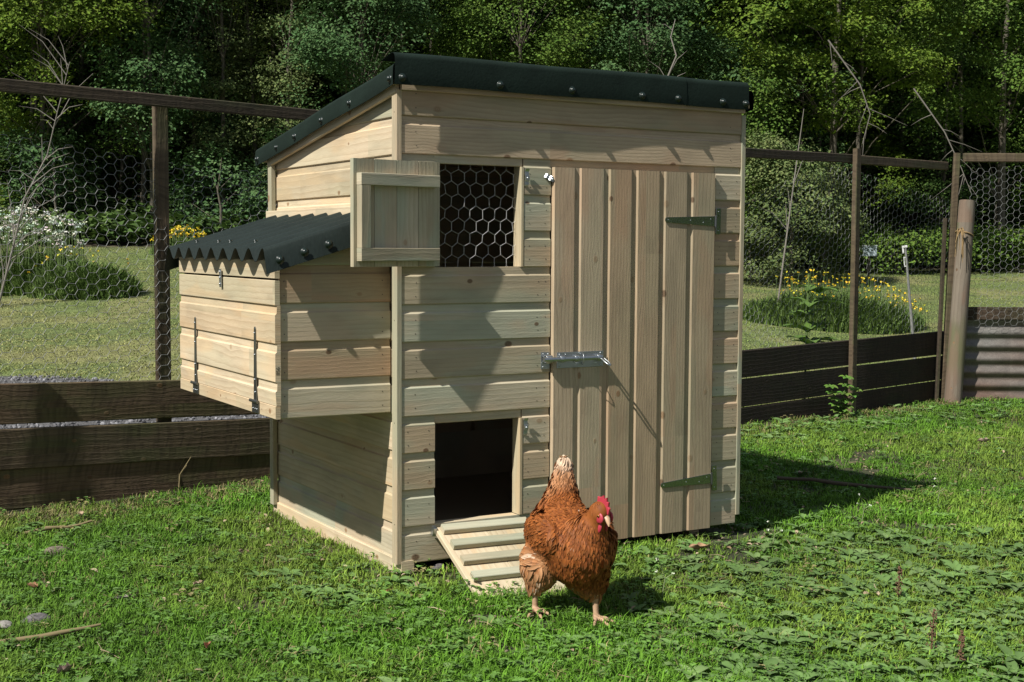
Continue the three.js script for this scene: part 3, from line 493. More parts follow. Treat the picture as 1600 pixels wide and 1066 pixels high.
{
  const f = thing('wire_panel', 'grey timber framed chicken wire panel at the right edge above rusty sheet', 'fence panel'), R = run([5.475, -2.70], [8.1, -1.18]);
  const m = part('post', bar(1.75, 0.042, 0.035, fr, 0.004), OLD[0], f); m.position.set(5.49, -0.02, -2.70); m.rotation.set(0, R.turn, Math.PI / 2 - 0.028, 'YXZ');
  const m2 = part('post', bar(1.30, 0.024, 0.03, fr, 0.003), OLD[1], f); m2.position.set(5.425, -0.02, -2.715); m2.rotation.set(0, R.turn, Math.PI / 2 - 0.02, 'YXZ');
  beam('top_rail', f, R, 0.085, 1.668, R.L, 1.675, 0.06, 0.045, 0.005, OLD[0]);
  beam('board', f, R, 0.06, 0.575, R.L, 0.575, 0.09, 0.025, 0.012, OLD[3]);
  stake('post', f, R, 2.6, -0.1, 1.66, 0.06, 0.05, -0.03, OLD[1]);
  part('wire_mesh', hexWire(R.L - 0.15, 1.12, 0.05, 0.00095, (a, b) => V(...R.at(0.12 + a, 0.52 + b + 0.02 * Math.sin(a * 3), 0.02 + 0.012 * Math.sin(a * 6 + b * 3))), false, undefined, 0.006, 12), OLDWIRE, f);
  // corrugated steel sheet below, ribs level
  const T = new THREE.BufferGeometry(), P = [], I = [], C = [], n = 96, r = 0.0105;
  for (let i = 0; i <= 12; i++) for (let j = 0; j <= n; j++) { const y = -0.03 + 0.605 * (j / n), s = lerp(0.03, R.L, i / 12), q = R.at(s, y, -0.012 + r * Math.sin((y / 0.092) * 6.2832)); P.push(...q); const e = fbm(s * 9, y * 11, 44, 4), rust = clamp(smooth(0.34, 0.02, y) * 0.75 + (e - 0.5) * 1.5 + 0.1); C.push(...mixc([0.25, 0.25, 0.235], [0.19, 0.115, 0.085], rust)); }
  for (let i = 0; i < 12; i++) for (let j = 0; j < n; j++) { const a = i * (n + 1) + j; I.push(a, a + n + 1, a + 1, a + 1, a + n + 1, a + n + 2); }
  T.setAttribute('position', new THREE.Float32BufferAttribute(P, 3)); T.setAttribute('color', new THREE.Float32BufferAttribute(C, 3)); T.setIndex(I); T.computeVertexNormals();
  const fine = dataTex(256, 256, (x, y) => { const a = 0.75 + 0.25 * noise2(x / 2, y / 2, 61) + 0.2 * (fbm(x / 30, y / 30, 62, 3) - 0.5); return [a, a * 0.98, a * 0.96]; });
  const uv = []; for (let i = 0; i <= 12; i++) for (let j = 0; j <= n; j++) uv.push(i * 0.6, j / 30); T.setAttribute('uv', new THREE.Float32BufferAttribute(uv, 2));
  const back = T.clone(); back.translate(-0.0006, 0, -0.001); back.index.array.reverse(); back.computeVertexNormals();
  single('corrugated_sheet', mergeG([T, back]), new THREE.MeshStandardMaterial({ vertexColors: true, map: fine, roughness: 0.55, metalness: 0.35 }), 'galvanised corrugated steel sheet, rusty towards the grass, below the right wire panel', 'metal sheet');
}
{
  const p = thing('round_post', 'stout round timber post tied with twine beside the corrugated sheet', 'post', [5.45, -0.05, -2.615]); p.rotation.z = -0.06;
  const g = tube([[0, 0, 0, 0.060], [0, 0.4, 0, 0.058], [0.003, 0.9, 0, 0.057], [0.002, 1.40, 0, 0.0555], [0.002, 1.452, 0, 0.0535], [0.002, 1.456, 0, 0.045]], 20); const u = g.attributes.uv; for (let i = 0; i < u.count; i++) u.setXY(i, u.getY(i) / 1.3, u.getX(i) * 2.0); part('shaft', g, ROUND, p);
  const tw = std(0.30, 0.20, 0.09, 0.95); const ring = []; for (let k = 0; k <= 24; k++) { const a = (k / 24) * 6.283; ring.push([Math.cos(a) * 0.0605 - 0.001, 1.22 - 0.02 * Math.cos(a), Math.sin(a) * 0.0605, 0.004]); } part('twine', tube(ring, 5), tw, p);
  const kn = []; const q = rngOf(5); for (let k = 0; k < 11; k++) { const a = q() * 6.28; kn.push(tube([[-0.10, 1.25, 0.05, 0.004], [-0.11 + 0.02 * Math.cos(a), 1.22 + 0.08 * (q() - 0.4), 0.06 + 0.02 * Math.sin(a), 0.003], [-0.115 + 0.035 * Math.cos(a), 1.13 + 0.26 * (q() - 0.5), 0.07 + 0.03 * Math.sin(a), 0.0018]], 4)); } kn.push(tube([[-0.105, 1.24, 0.05, 0.004], [-0.05, 1.225, 0.055, 0.004]], 5)); part('knotted_twine', mergeG(kn), tw, p);
}
{ // leaning fence stake with white clip, on the lawn beyond
  const [x, z] = toXZ(3.42, 11.3), h = ground(x, z), s = thing('electric_fence_stake', 'thin leaning metal stake with white top clip beyond the fence', 'stake', [x, h - 0.05, z], -0.52); s.rotation.z = 0.11;
  part('rod', tube([[0, 0, 0, 0.016], [0, 0.5, 0, 0.013], [0, 1.12, 0, 0.009]], 6), std(0.28, 0.28, 0.27, 0.5, 0.4), s);
  part('clip', mergeG([tr(box(0.042, 0.018, 0.02), -0.006, 1.12, 0), tr(box(0.012, 0.05, 0.012), -0.021, 1.09, 0), tr(box(0.026, 0.008, 0.01), -0.01, 1.03, 0), tr(box(0.006, 0.08, 0.006), -0.02, 0.99, 0), tr(box(0.024, 0.007, 0.01), -0.009, 0.955, 0)]), std(0.75, 0.75, 0.73, 0.5), s);
}
// ------------------------------------------------------------------ trees of the wood
const lr = rngOf(909);
const BARK = std(0.11, 0.095, 0.07, 0.95), DEADW = std(0.20, 0.18, 0.155, 0.9);
const LEAF = new THREE.MeshPhysicalMaterial({ vertexColors: true, roughness: 0.9, transmission: 0.2, thickness: 0, side: THREE.DoubleSide, specularIntensity: 0.25 });
function leafArrays() { return { P: [], C: [], I: [] }; }
function addLeaf(A, c, n, d, len, wid, col) {                 // a leaf of two faces folded on its rib
  const s = d.clone().cross(n).normalize(), o = A.P.length / 3, k = wid * 0.25;
  const put = (f, w, h) => A.P.push(c.x + d.x * f + s.x * w + n.x * h, c.y + d.y * f + s.y * w + n.y * h, c.z + d.z * f + s.z * w + n.z * h);
  put(0, 0, 0); put(len * 0.45, -wid / 2, k); put(len, 0, -k * 0.4); put(len * 0.45, wid / 2, k);
  for (let q = 0; q < 4; q++) A.C.push(col[0], col[1], col[2]); A.I.push(o, o + 1, o + 2, o, o + 2, o + 3);
}
function leafGeo(A) { const g = new THREE.BufferGeometry(); g.setAttribute('position', new THREE.Float32BufferAttribute(A.P, 3)); g.setAttribute('color', new THREE.Float32BufferAttribute(A.C, 3)); g.setIndex(A.I); g.computeVertexNormals(); return g; }
const rdir = (r) => { const z = r() * 2 - 1, a = r() * 6.2832, q = Math.sqrt(1 - z * z); return V(q * Math.cos(a), z, q * Math.sin(a)); };
const HUE = { yellow: [[0.135, 0.205, 0.022], [0.085, 0.145, 0.018]], blue: [[0.095, 0.175, 0.062], [0.06, 0.125, 0.040]], sage: [[0.155, 0.20, 0.070], [0.10, 0.145, 0.045]], mid: [[0.12, 0.20, 0.032], [0.075, 0.14, 0.022]], ivy: [[0.075, 0.135, 0.030], [0.05, 0.10, 0.022]] };
// lobes: [lateral, height, forward, rx, ry, rz] relative to the foot of the tree
function tree(name, label, l, u, height, lobes, hue, o = {}) {
  const [x, z] = toXZ(l, u), y0 = ground(x, z) - 0.15, t = thing(name, label, o.cat || 'tree', [x, y0, z], 0, o.group);
  const W2 = (a, h, f) => V(a * RGT.x + f * FWD.x, h, a * RGT.z + f * FWD.z), A = leafArrays(), woodG = [];
  const trunkR = o.trunk ?? 0.05, lean = (lr() - 0.5) * 0.06, tp = []; for (let k = 0; k <= 6; k++) { const q = W2(lean * height * k / 6 + 0.12 * (noise2(k * 0.7, l, 3) - 0.5), height * 0.92 * k / 6, 0.1 * (noise2(k * 0.6, u, 4) - 0.5)); tp.push([q.x, q.y, q.z, trunkR * (1 - 0.85 * k / 6)]); }
  if (trunkR > 0) woodG.push(tube(tp, 7, null));
  const tot = lobes.reduce((s, b) => s + b[3] * b[4] + b[4] * b[5], 0), [c0, c1] = HUE[hue], size = o.leaf ?? 0.06, per = o.per ?? 130, nCl = o.clumps ?? 90;
  for (const b of lobes) {
    const n = Math.round((nCl * (b[3] * b[4] + b[4] * b[5])) / tot);
    for (let i = 0; i < n; i++) {
      const d = rdir(lr); if (d.y < -0.55 && lr() < 0.7) d.y = -d.y; const rad = 0.55 + 0.5 * Math.sqrt(lr());
      const cen = W2(b[0] + d.x * b[3] * rad, b[1] + d.y * b[4] * rad, b[2] + d.z * b[5] * rad), out = W2(d.x / b[3], d.y / b[4], d.z / b[5]).normalize();
      if (fbm((cen.x + x) * 0.9, cen.y * 0.9 + cen.z * 0.5, 77, 2) < (o.gap ?? 0.36)) continue;
      const cr = (o.clump ?? 0.34) * (0.6 + 0.8 * lr()), tone = lr(), cc = mixc(c1, c0, tone);
      if (lr() < (o.limbs ?? 0.3) && trunkR > 0) { const tk = tp[Math.min(6, Math.max(0, Math.round((cen.y / (height * 0.92)) * 6) - 1))], m = [(tk[0] + cen.x) / 2 + (lr() - 0.5) * 0.3, (tk[1] + cen.y) / 2 + 0.15, (tk[2] + cen.z) / 2 + (lr() - 0.5) * 0.3]; woodG.push(tube([[tk[0], tk[1], tk[2], trunkR * 0.2], [...m, trunkR * 0.11], [cen.x, cen.y, cen.z, 0.006]], 4, null, false)); }
      const np = Math.round(per * (0.6 + 0.8 * lr()));
      for (let k = 0; k < np; k++) {
        const e = rdir(lr), rr = Math.pow(lr(), 0.45), p = V(cen.x + e.x * cr * rr * 1.15, cen.y + e.y * cr * rr * 0.62, cen.z + e.z * cr * rr * 1.15);
        const nn = V(out.x * 0.5 + (lr() - 0.5) * 1.1, 0.75 + (lr() - 0.5) * 0.9, out.z * 0.5 + (lr() - 0.5) * 1.1).normalize(), dd = rdir(lr); dd.y -= 0.35; dd.sub(nn.clone().multiplyScalar(dd.dot(nn))).normalize();
        const v = 0.75 + 0.5 * lr(), L = size * (0.65 + 0.7 * lr()); addLeaf(A, p, nn, dd, L, L * (o.slim ?? 0.62), [cc[0] * v * (0.9 + 0.25 * lr()), cc[1] * v, cc[2] * v]);
      }
    }
  }
  if (woodG.length) part('trunk', mergeG(woodG), o.bark || BARK, t);
  part('crown', leafGeo(A), LEAF, t); return t;
}
const wood = 'trees of the dark wood beyond the field';
tree('leafy_tree', 'yellow green tree filling the top left corner of the view', -7.14, 20.3, 7.0, [[0.28, 3.04, -0.8, 1.11, 0.83, 1.1], [-0.26, 1.8, -0.6, 0.66, 0.56, 0.8], [1.3, 3.41, -0.8, 0.83, 0.46, 0.9], [0.77, 2.22, -0.6, 0.56, 0.42, 0.7], [0.21, 4.66, -0.6, 2.25, 0.84, 1.4], [-0.47, 0.55, -0.3, 0.57, 0.29, 0.5]], 'yellow', { clumps: 240, gap: 0.36, group: wood });
tree('leafy_tree', 'slender grey green tree left of the ivy poles', -5.27, 19.8, 7.0, [[0.06, 2.65, -0.4, 0.6, 0.74, 0.7], [-0.15, 1.83, -0.3, 0.51, 0.42, 0.6], [0.34, 3.44, -0.4, 0.74, 0.55, 0.8], [0.09, 4.54, 0, 1.13, 0.75, 1.0], [0.42, 2.28, 0, 0.38, 0.66, 0.5]], 'blue', { clumps: 140, trunk: 0.04, gap: 0.3, group: wood });
tree('pole_tree', 'thin pole tree clad in pale leaves, nearest the grey green tree', -4.37, 20.2, 6.0, [[0.0, 3.15, 0, 0.4, 1.06, 0.45], [0.06, 1.91, 0, 0.42, 0.82, 0.45], [-0.06, 1.04, 0, 0.33, 0.53, 0.4], [0.04, 4.46, -0.2, 0.57, 0.67, 0.6]], 'sage', { clumps: 92, per: 105, trunk: 0.045, leaf: 0.05, gap: 0.28, clump: 0.27, group: 'pale pole trees left of the coop' });
tree('pole_tree', 'tall thin pole tree clad in pale sage leaves, middle of the poles', -3.90, 20.6, 6.0, [[0.0, 3.17, 0, 0.41, 1.08, 0.45], [0.06, 1.9, 0, 0.43, 0.83, 0.45], [-0.06, 1.02, 0, 0.33, 0.54, 0.4], [0.04, 4.5, -0.2, 0.58, 0.68, 0.6]], 'sage', { clumps: 92, per: 105, trunk: 0.045, leaf: 0.05, gap: 0.28, clump: 0.27, group: 'pale pole trees left of the coop' });
tree('pole_tree', 'thin pale pole tree just left of the roof', -3.33, 20.0, 6.0, [[0.0, 3.15, 0, 0.4, 1.05, 0.45], [0.06, 1.91, 0, 0.42, 0.81, 0.45], [-0.06, 1.05, 0, 0.32, 0.52, 0.4], [0.03, 4.43, -0.2, 0.56, 0.66, 0.6]], 'sage', { clumps: 92, per: 105, trunk: 0.045, leaf: 0.05, gap: 0.28, clump: 0.27, group: 'pale pole trees left of the coop' });
tree('leafy_tree', 'soft blue green tree rising just left of the coop ridge', -2.24, 19.6, 7.0, [[0.03, 3.14, -0.3, 0.87, 0.78, 0.9], [-0.35, 2.37, -0.2, 0.65, 0.46, 0.7], [-0.75, 1.7, 0, 0.47, 0.47, 0.5], [0.47, 3.51, 0, 0.56, 0.56, 0.7], [0.0, 4.45, 0, 1.21, 0.65, 0.9]], 'blue', { clumps: 165, gap: 0.32, leaf: 0.052, per: 170, group: wood });
tree('leafy_tree', 'dense fresh green tree above the middle of the coop roof', 0.10, 20.6, 7.0, [[-0.0, 3.48, -0.3, 1.11, 0.87, 1.0], [-0.73, 2.94, 0, 0.59, 0.49, 0.7], [0.88, 3.14, 0, 0.59, 0.59, 0.7], [0.1, 4.85, 0.2, 1.48, 0.79, 1.0]], 'mid', { clumps: 190, gap: 0.25, leaf: 0.05, per: 175, group: wood });
tree('leafy_tree', 'blue green tree above the right half of the coop roof', 1.92, 20.2, 7.0, [[-0.03, 3.71, -0.3, 0.85, 0.76, 0.9], [-0.53, 3.09, 0, 0.53, 0.43, 0.6], [0.69, 3.06, -0.2, 0.62, 0.48, 0.7], [0.12, 4.96, 0.2, 1.36, 0.78, 1.0], [1.25, 2.61, 0, 0.43, 0.58, 0.6]], 'blue', { clumps: 165, gap: 0.29, per: 160, leaf: 0.055, group: wood });
tree('leafy_tree', 'ivy green tree standing between the two left crowns of the roof', -1.22, 21.4, 7.0, [[0.0, 3.45, 0, 0.81, 0.92, 0.8], [-0.26, 4.54, -0.6, 1.09, 0.59, 1]], 'ivy', { clumps: 80, gap: 0.33, group: wood });
tree('oak_tree', 'spreading yellow green oak with dead twigs at upper right', 5.03, 21.6, 7.5, [[-0.81, 3.7, -1.4, 1.25, 0.58, 1.2], [-1.35, 3.06, -1.2, 0.68, 0.39, 0.9], [0.39, 3.05, -1.6, 1.05, 0.4, 1.1], [-0.28, 2.43, -1.2, 0.58, 0.21, 0.7], [0.21, 5.18, -0.8, 2.37, 0.79, 1.6], [0.84, 3.96, -1.0, 0.98, 0.39, 1.0]], 'yellow', { clumps: 215, gap: 0.38, trunk: 0.08, limbs: 0.12, clump: 0.28, group: wood });
tree('oak_tree', 'yellow green oak at the far right edge above the wire panel', 8.10, 22.4, 7.5, [[-0.84, 3.7, -1.2, 1.11, 0.6, 1.2], [-0.13, 3.0, -1.2, 0.81, 0.55, 1.0], [-1.18, 2.62, -1.0, 0.61, 0.31, 0.8], [-0.22, 5.35, -0.6, 2.38, 0.83, 1.6]], 'mid', { clumps: 190, gap: 0.38, trunk: 0.08, limbs: 0.12, group: wood });
tree('hazel_bush', 'rounded sage green bush right of the coop below the oak', 3.98, 19.0, 2.0, [[0.0, 1.17, 0, 0.77, 0.81, 0.8], [-0.54, 0.62, 0, 0.54, 0.45, 0.6], [0.54, 0.8, 0, 0.54, 0.5, 0.6], [-0.32, 1.8, 0, 0.45, 0.45, 0.5]], 'sage', { clumps: 150, trunk: 0.035, gap: 0.25, leaf: 0.048, per: 140, clump: 0.25, cat: 'bush' });
tree('hazel_bush', 'mid green bush touching the right side of the coop roof', 3.55, 19.9, 3.2, [[0.0, 2.34, 0, 0.43, 0.85, 0.5], [-0.09, 1.21, 0, 0.38, 0.66, 0.5]], 'mid', { clumps: 70, trunk: 0.04, gap: 0.3, leaf: 0.05, cat: 'bush' });
tree('shade_bush', 'dim green bush under the trees between fence post and coop', -4.09, 18.9, 1.5, [[-0.13, 1.08, 0.6, 0.65, 0.42, 0.6], [-0.55, 0.52, 0.6, 0.65, 0.2, 0.5], [0.49, 0.75, 0.5, 0.28, 0.28, 0.4]], 'blue', { clumps: 38, trunk: 0.03, gap: 0.44, cat: 'bush' });
tree('shade_bush', 'dim sparse bush under the yellow green tree at far left', -6.55, 19.4, 1.6, [[-0.26, 0.91, 0.5, 0.57, 0.43, 0.5], [-0.38, 1.47, 0.3, 0.47, 0.28, 0.4]], 'blue', { clumps: 26, trunk: 0.03, gap: 0.45, cat: 'bush' });
tree('shade_bush', 'low bright bush at the wood edge right of the round post', 7.66, 21.2, 0.8, [[0.1, 0.52, 0, 0.81, 0.28, 0.5], [-0.81, 0.44, 0, 0.6, 0.22, 0.4]], 'mid', { clumps: 52, trunk: 0.03, gap: 0.34, cat: 'bush' });
tree('shade_bush', 'low green bush at the wood edge behind the leaning stake', 5.99, 21.0, 0.7, [[0.1, 0.48, 0, 0.7, 0.26, 0.5], [-0.55, 0.38, 0, 0.4, 0.2, 0.4]], 'mid', { clumps: 36, trunk: 0.03, gap: 0.34, cat: 'bush' });
for (let k = 0; k < 17; k++) { const l = -10 + k * 1.25, u = 21.2 + 2.6 * smooth(-5, 6, l) + 0.6 * (k % 2); tree('understory_tree', 'slim green tree among the shaded stems of the wood', l, u, 4.6, [[0, 2.9, -0.2, 0.85, 1.0, 0.7], [0.2, 1.3, -0.3, 0.8, 0.75, 0.6]], ['blue', 'mid', 'ivy', 'yellow'][(k * 3) % 4], { clumps: 62, gap: 0.36, trunk: 0.04, group: 'shaded trees among the stems' }); }
{ // dark back rows on the slope
  const spots = []; for (let k = 0; k < 17; k++) spots.push([-12 + k * 1.5 + (lr() - 0.5) * 0.8, 23.8 + 1.6 * smooth(-4, 6, -12 + k * 1.5) + (k % 3) * 1.3]);
  for (let k = 0; k < 11; k++) spots.push([-13 + k * 2.7, 29.5 + (k % 2) * 1.4]);
  for (const [l, u] of spots) tree('back_tree', 'ivy green tree deep in the wood on the slope', l, u, 7.5, [[0, 3.6, 0, 1.4, 1.5, 1.1], [0, 1.3, 0, 1.2, 1.1, 0.9]], lr() < 0.4 ? 'mid' : 'ivy', { clumps: 60, per: 80, leaf: 0.105, clump: 0.45, gap: 0.26, trunk: 0.05, limbs: 0, group: 'trees deep in the wood' });
}
for (let k = 0; k < 26; k++) tree('added_canopy_tree', 'added tree whose crown shades the wood from above the view', -13.5 + (k % 13) * 1.95, 21.0 + 0.5 * (k % 2) + 2.4 * smooth(-5, 6, -13.5 + (k % 13) * 1.95) + (k > 12 ? 3.2 : 0), 7.5, [[0, (k > 12 ? 4.2 : 4.5) + 0.3 * (k % 3), 0.2, 1.5, 0.85, 1.5], [0.3, 5.7, 1.5, 1.6, 0.9, 1.6]], k % 2 ? 'mid' : 'ivy', { clumps: 80, per: 64, leaf: 0.17, clump: 0.55, gap: 0.05, trunk: 0.05, limbs: 0, group: 'added trees shading the wood' });  // added above the view: dense crowns that keep sun off the wood below
// dead branches
function branch(name, label, l, u, pts, r0, sub, cat = 'branch') {
  const [x, z] = toXZ(l, u), y0 = 0, q = rngOf(Math.round(l * 100) + 7), gs = []; const P = pts.map(([a, h, f]) => [a * RGT.x + f * FWD.x, h, a * RGT.z + f * FWD.z]);
  gs.push(tube(P.map((p, i) => [...p, r0 * (1 - 0.75 * i / (P.length - 1))]), 5));
  for (let k = 0; k < sub; k++) { const i = Math.floor(q() * (P.length - 1)), ft = q(), p = P[i].map((v, m) => lerp(v, P[i + 1][m], ft)), a = (q() - 0.5) * 1.6, L = 0.25 + 0.55 * q(); const d = [a * RGT.x * L, (0.25 + 0.6 * q()) * L * (pts[pts.length - 1][1] < pts[0][1] ? -1 : 1), a * RGT.z * L]; gs.push(tube([[...p, r0 * 0.45], [p[0] + d[0] * 0.5, p[1] + d[1] * 0.6 + 0.03, p[2] + d[2] * 0.5, r0 * 0.3], [p[0] + d[0], p[1] + d[1], p[2] + d[2], r0 * 0.1]], 4)); }
  const m = single(name, mergeG(gs), DEADW, label, cat); m.position.set(x, y0, z); return m;
}
branch('bare_shrub', 'bare grey twiggy shrub behind the wire at far left', -4.62, 12.6, [[-0.2, 0.45, 0], [-0.05, 1.0, 0], [0.08, 1.5, 0], [0.28, 1.9, 0.05], [0.40, 2.3, 0], [0.52, 2.75, 0]], 0.012, 34, 'shrub');
branch('bare_sapling', 'short bare sapling left of the twiggy shrub', -4.9, 12.4, [[-0.1, 0.4, 0], [0.0, 0.9, 0], [0.08, 1.35, 0], [0.1, 1.6, 0]], 0.014, 5, 'stem');
branch('dead_branch', 'crooked grey dead branch standing above the coop roof', 2.15, 18.4, [[0.05, 3.05, 0], [-0.06, 3.35, 0], [0.06, 3.65, 0], [-0.02, 3.9, 0], [0.05, 4.15, 0.1]], 0.018, 4);
branch('dead_branch', 'pale dead branch hanging in the oak at upper right', 4.9, 18.6, [[-0.6, 3.9, 0], [-0.15, 3.3, 0], [0.0, 2.9, 0], [-0.1, 2.5, 0]], 0.013, 9);
branch('dead_branch', 'dead forked branch low in the right oak above the wire panel', 5.9, 19.0, [[-0.3, 3.3, 0], [0.15, 2.7, 0], [0.4, 2.2, 0], [0.55, 1.85, 0]], 0.013, 10);
branch('birch_sapling', 'very thin pale sapling right of the coop behind the fence', 3.05, 14.5, [[-0.2, 0.25, 0], [-0.13, 0.9, 0], [-0.05, 1.6, 0], [0.02, 2.2, 0], [0.06, 2.55, 0]], 0.013, 5, 'sapling');
{ // ivy, nettles and ferns covering the wood floor
  const r = rngOf(818), A = leafArrays(); for (let k = 0; k < 26; k++) { const a = r() * 6.283, q = 0.22 * Math.sqrt(r()), e = rdir(r), n = V(e.x * 0.6, 1, e.z * 0.6).normalize(), d = V(Math.cos(a), 0.1, Math.sin(a)).normalize(), v = 0.75 + 0.5 * r(); d.sub(n.clone().multiplyScalar(d.dot(n))).normalize(); addLeaf(A, V(q * Math.cos(a * 3), 0.03 + 0.22 * r(), q * Math.sin(a * 3)), n, d, 0.10, 0.07, [v, v, v]); }
  const sp = []; while (sp.length < 11000) { const l = -13 + 26 * r(), u = 18.6 + 17 * r(); if (u > treeLine(l) + 0.15) sp.push([l, u]); }
  const m = new THREE.InstancedMesh(leafGeo(A), LEAF, sp.length), M = new THREE.Matrix4(), Q = new THREE.Quaternion(), c = new THREE.Color(); sp.forEach(([l, u], i) => { const [x, z] = toXZ(l, u), s = 0.8 + 0.9 * r(), t = mixc([0.055, 0.11, 0.024], [0.10, 0.16, 0.035], r()); Q.setFromEuler(new THREE.Euler(0, r() * 6.28, 0)); M.compose(V(x, ground(x, z) - 0.01, z), Q, V(s, s, s)); m.setMatrixAt(i, M); m.setColorAt(i, c.setRGB(...t)); });
  m.name = 'wood_undergrowth'; m.userData = { kind: 'stuff', label: 'ivy and nettles covering the floor of the wood', category: 'undergrowth' }; add(m);
}
// the tree belt to the right of the view, mirrored in the upper door hinge
for (const [l, u, lab] of [[8.6, 1.9, 'green tree standing right of the view, nearest the run'], [10.4, 0.6, 'green tree right of the view, middle of the belt'], [12.3, -0.9, 'green tree right of the view, farthest along the belt'], [10.2, 3.0, 'green tree right of the view, at the back of the belt']]) tree('belt_tree', lab, l, u, 5, [[0, 3.0, 0, 1.5, 1.5, 1.3], [0, 1.2, 0, 1.4, 1.0, 1.2]], 'mid', { clumps: 60, per: 60, leaf: 0.14, clump: 0.5, gap: 0.1, trunk: 0.1, group: 'tree belt right of the view' });
// ------------------------------------------------------------------ tall herbs in the field
const BLADE = new THREE.MeshPhysicalMaterial({ vertexColors: true, roughness: 0.85, transmission: 0.15, thickness: 0, side: THREE.DoubleSide, specularIntensity: 0.5 });
function addBlade(A, p, dir, L, w, bend, c0, c1, r) {           // a bent blade of grass, three faces
  const s = V(dir.z, 0, -dir.x).normalize(), o = A.P.length / 3, h1 = V(p.x + dir.x * L * 0.35, p.y + L * 0.6, p.z + dir.z * L * 0.35), h2 = V(p.x + dir.x * L * (0.5 + bend), p.y + L * (0.95 - bend * 0.5), p.z + dir.z * L * (0.5 + bend));
  A.P.push(p.x - s.x * w, p.y, p.z - s.z * w, p.x + s.x * w, p.y, p.z + s.z * w, h1.x - s.x * w * 0.8, h1.y, h1.z - s.z * w * 0.8, h1.x + s.x * w * 0.8, h1.y, h1.z + s.z * w * 0.8, h2.x, h2.y, h2.z);
  for (const c of [c0, c0, c1, c1, c1]) A.C.push(...c); A.I.push(o, o + 1, o + 3, o, o + 3, o + 2, o + 2, o + 3, o + 4);
}
function herbPatch(l, u, rl, ru, n, h, w, cols, seed, dome = true) { const r = rngOf(seed), A = leafArrays(); for (let k = 0; k < n; k++) { const a = r() * 6.283, q = Math.sqrt(r()), ll = l + rl * q * Math.cos(a), uu = u + ru * q * Math.sin(a), [x, z] = toXZ(ll, uu), t = r() * 6.283, H = h * (0.45 + 0.6 * r()) * (dome ? 1.05 - 0.7 * q * q : 1), c = mixc(cols[0], cols[1], r()); addBlade(A, V(x, ground(x, z) - 0.01, z), V(Math.cos(t) * 0.6, 0, Math.sin(t) * 0.6), H, w * (0.6 + 0.8 * r()), 0.15 + 0.3 * r(), c, c); } return leafGeo(A); }
function blossoms(spots, s, r, five) { const T = leafArrays(); for (const [p, col] of spots) { const n = five ? 5 : 9; for (let k = 0; k < n; k++) { const a = (k / n) * 6.283 + r(), d = V(Math.cos(a), 0.25, Math.sin(a)); const q = five ? p : V(p.x + Math.cos(a * 2.4) * s * 1.6 * r(), p.y + 0.012 * r(), p.z + Math.sin(a * 2.4) * s * 1.6 * r()); { const e = rdir(r).normalize(), nn = V(e.x * 0.8, 0.6 + e.y * 0.5, e.z * 0.8).normalize(); d.sub(nn.clone().multiplyScalar(d.dot(nn))).normalize(); addLeaf(T, q, nn, d, s, s * 0.9, col); }; } } return leafGeo(T); }
const stalkG = (spots, r, rad) => mergeG(spots.map(([p]) => { const y = ground(p.x, p.z) - 0.02; return tube([[p.x + (r() - 0.5) * 0.1, y, p.z + (r() - 0.5) * 0.1, rad], [p.x, p.y, p.z, rad * 0.7]], 3, null, false); }));
const STALK = std(0.08, 0.13, 0.03, 0.8), PETAL = new THREE.MeshStandardMaterial({ vertexColors: true, roughness: 0.6, side: THREE.DoubleSide });
function flowerClump(name, label, cat, l, u, rl, ru, h, n, flowers, fcol, fs, five, seed, cols) {
  const t = thing(name, label, cat), r = rngOf(seed + 1); part('grass_blades', herbPatch(l, u, rl, ru, n, h, 0.008, cols || [[0.085, 0.15, 0.025], [0.14, 0.21, 0.05]], seed), BLADE, t).userData.kind = 'stuff';
  const sp = []; for (let k = 0; k < flowers[0]; k++) { const ll = l + (flowers[1] + flowers[2] * (r() * 2 - 1)) * rl, uu = u + ru * (r() * 2 - 1) * 0.7, [x, z] = toXZ(ll, uu); const q = Math.abs(ll - l) / rl; sp.push([V(x, ground(x, z) + h * (1.02 - 0.55 * q * q) * (flowers[3] + flowers[4] * r()), z), fcol.map((c) => c * (0.85 + 0.3 * r()))]); }
  part('stalks', stalkG(sp, r, 0.004), STALK, t).userData.kind = 'stuff'; part('blossoms', blossoms(sp, fs, r, five), PETAL, t).userData.kind = 'stuff'; return t;
}
flowerClump('cow_parsley', 'white flowering cow parsley clump on the lawn at far left', 'plant', -5.05, 13.9, 0.85, 0.55, 0.56, 5200, [360, -0.15, 0.85, 0.85, 0.65], [0.58, 0.60, 0.50], 0.021, false, 21);
flowerClump('buttercup_clump', 'grassy tuft with scattered buttercups right of the cow parsley', 'plant', -4.25, 13.4, 0.55, 0.45, 0.46, 3600, [20, 0, 0.9, 0.7, 0.4], [0.72, 0.55, 0.03], 0.02, true, 23);
flowerClump('buttercup_patch', 'long grass patch with yellow buttercups behind the right fence', 'plant', 3.45, 14.5, 0.98, 0.6, 0.52, 9000, [200, 0.22, 0.78, 0.62, 0.5], [0.74, 0.56, 0.02], 0.018, true, 25);
flowerClump('buttercup_tuft', 'small far tuft of yellow flowers beside the left fence post', 'plant', -4.3, 17.6, 0.42, 0.3, 0.3, 900, [110, 0, 0.9, 0.7, 0.5], [0.72, 0.52, 0.02], 0.028, true, 27);
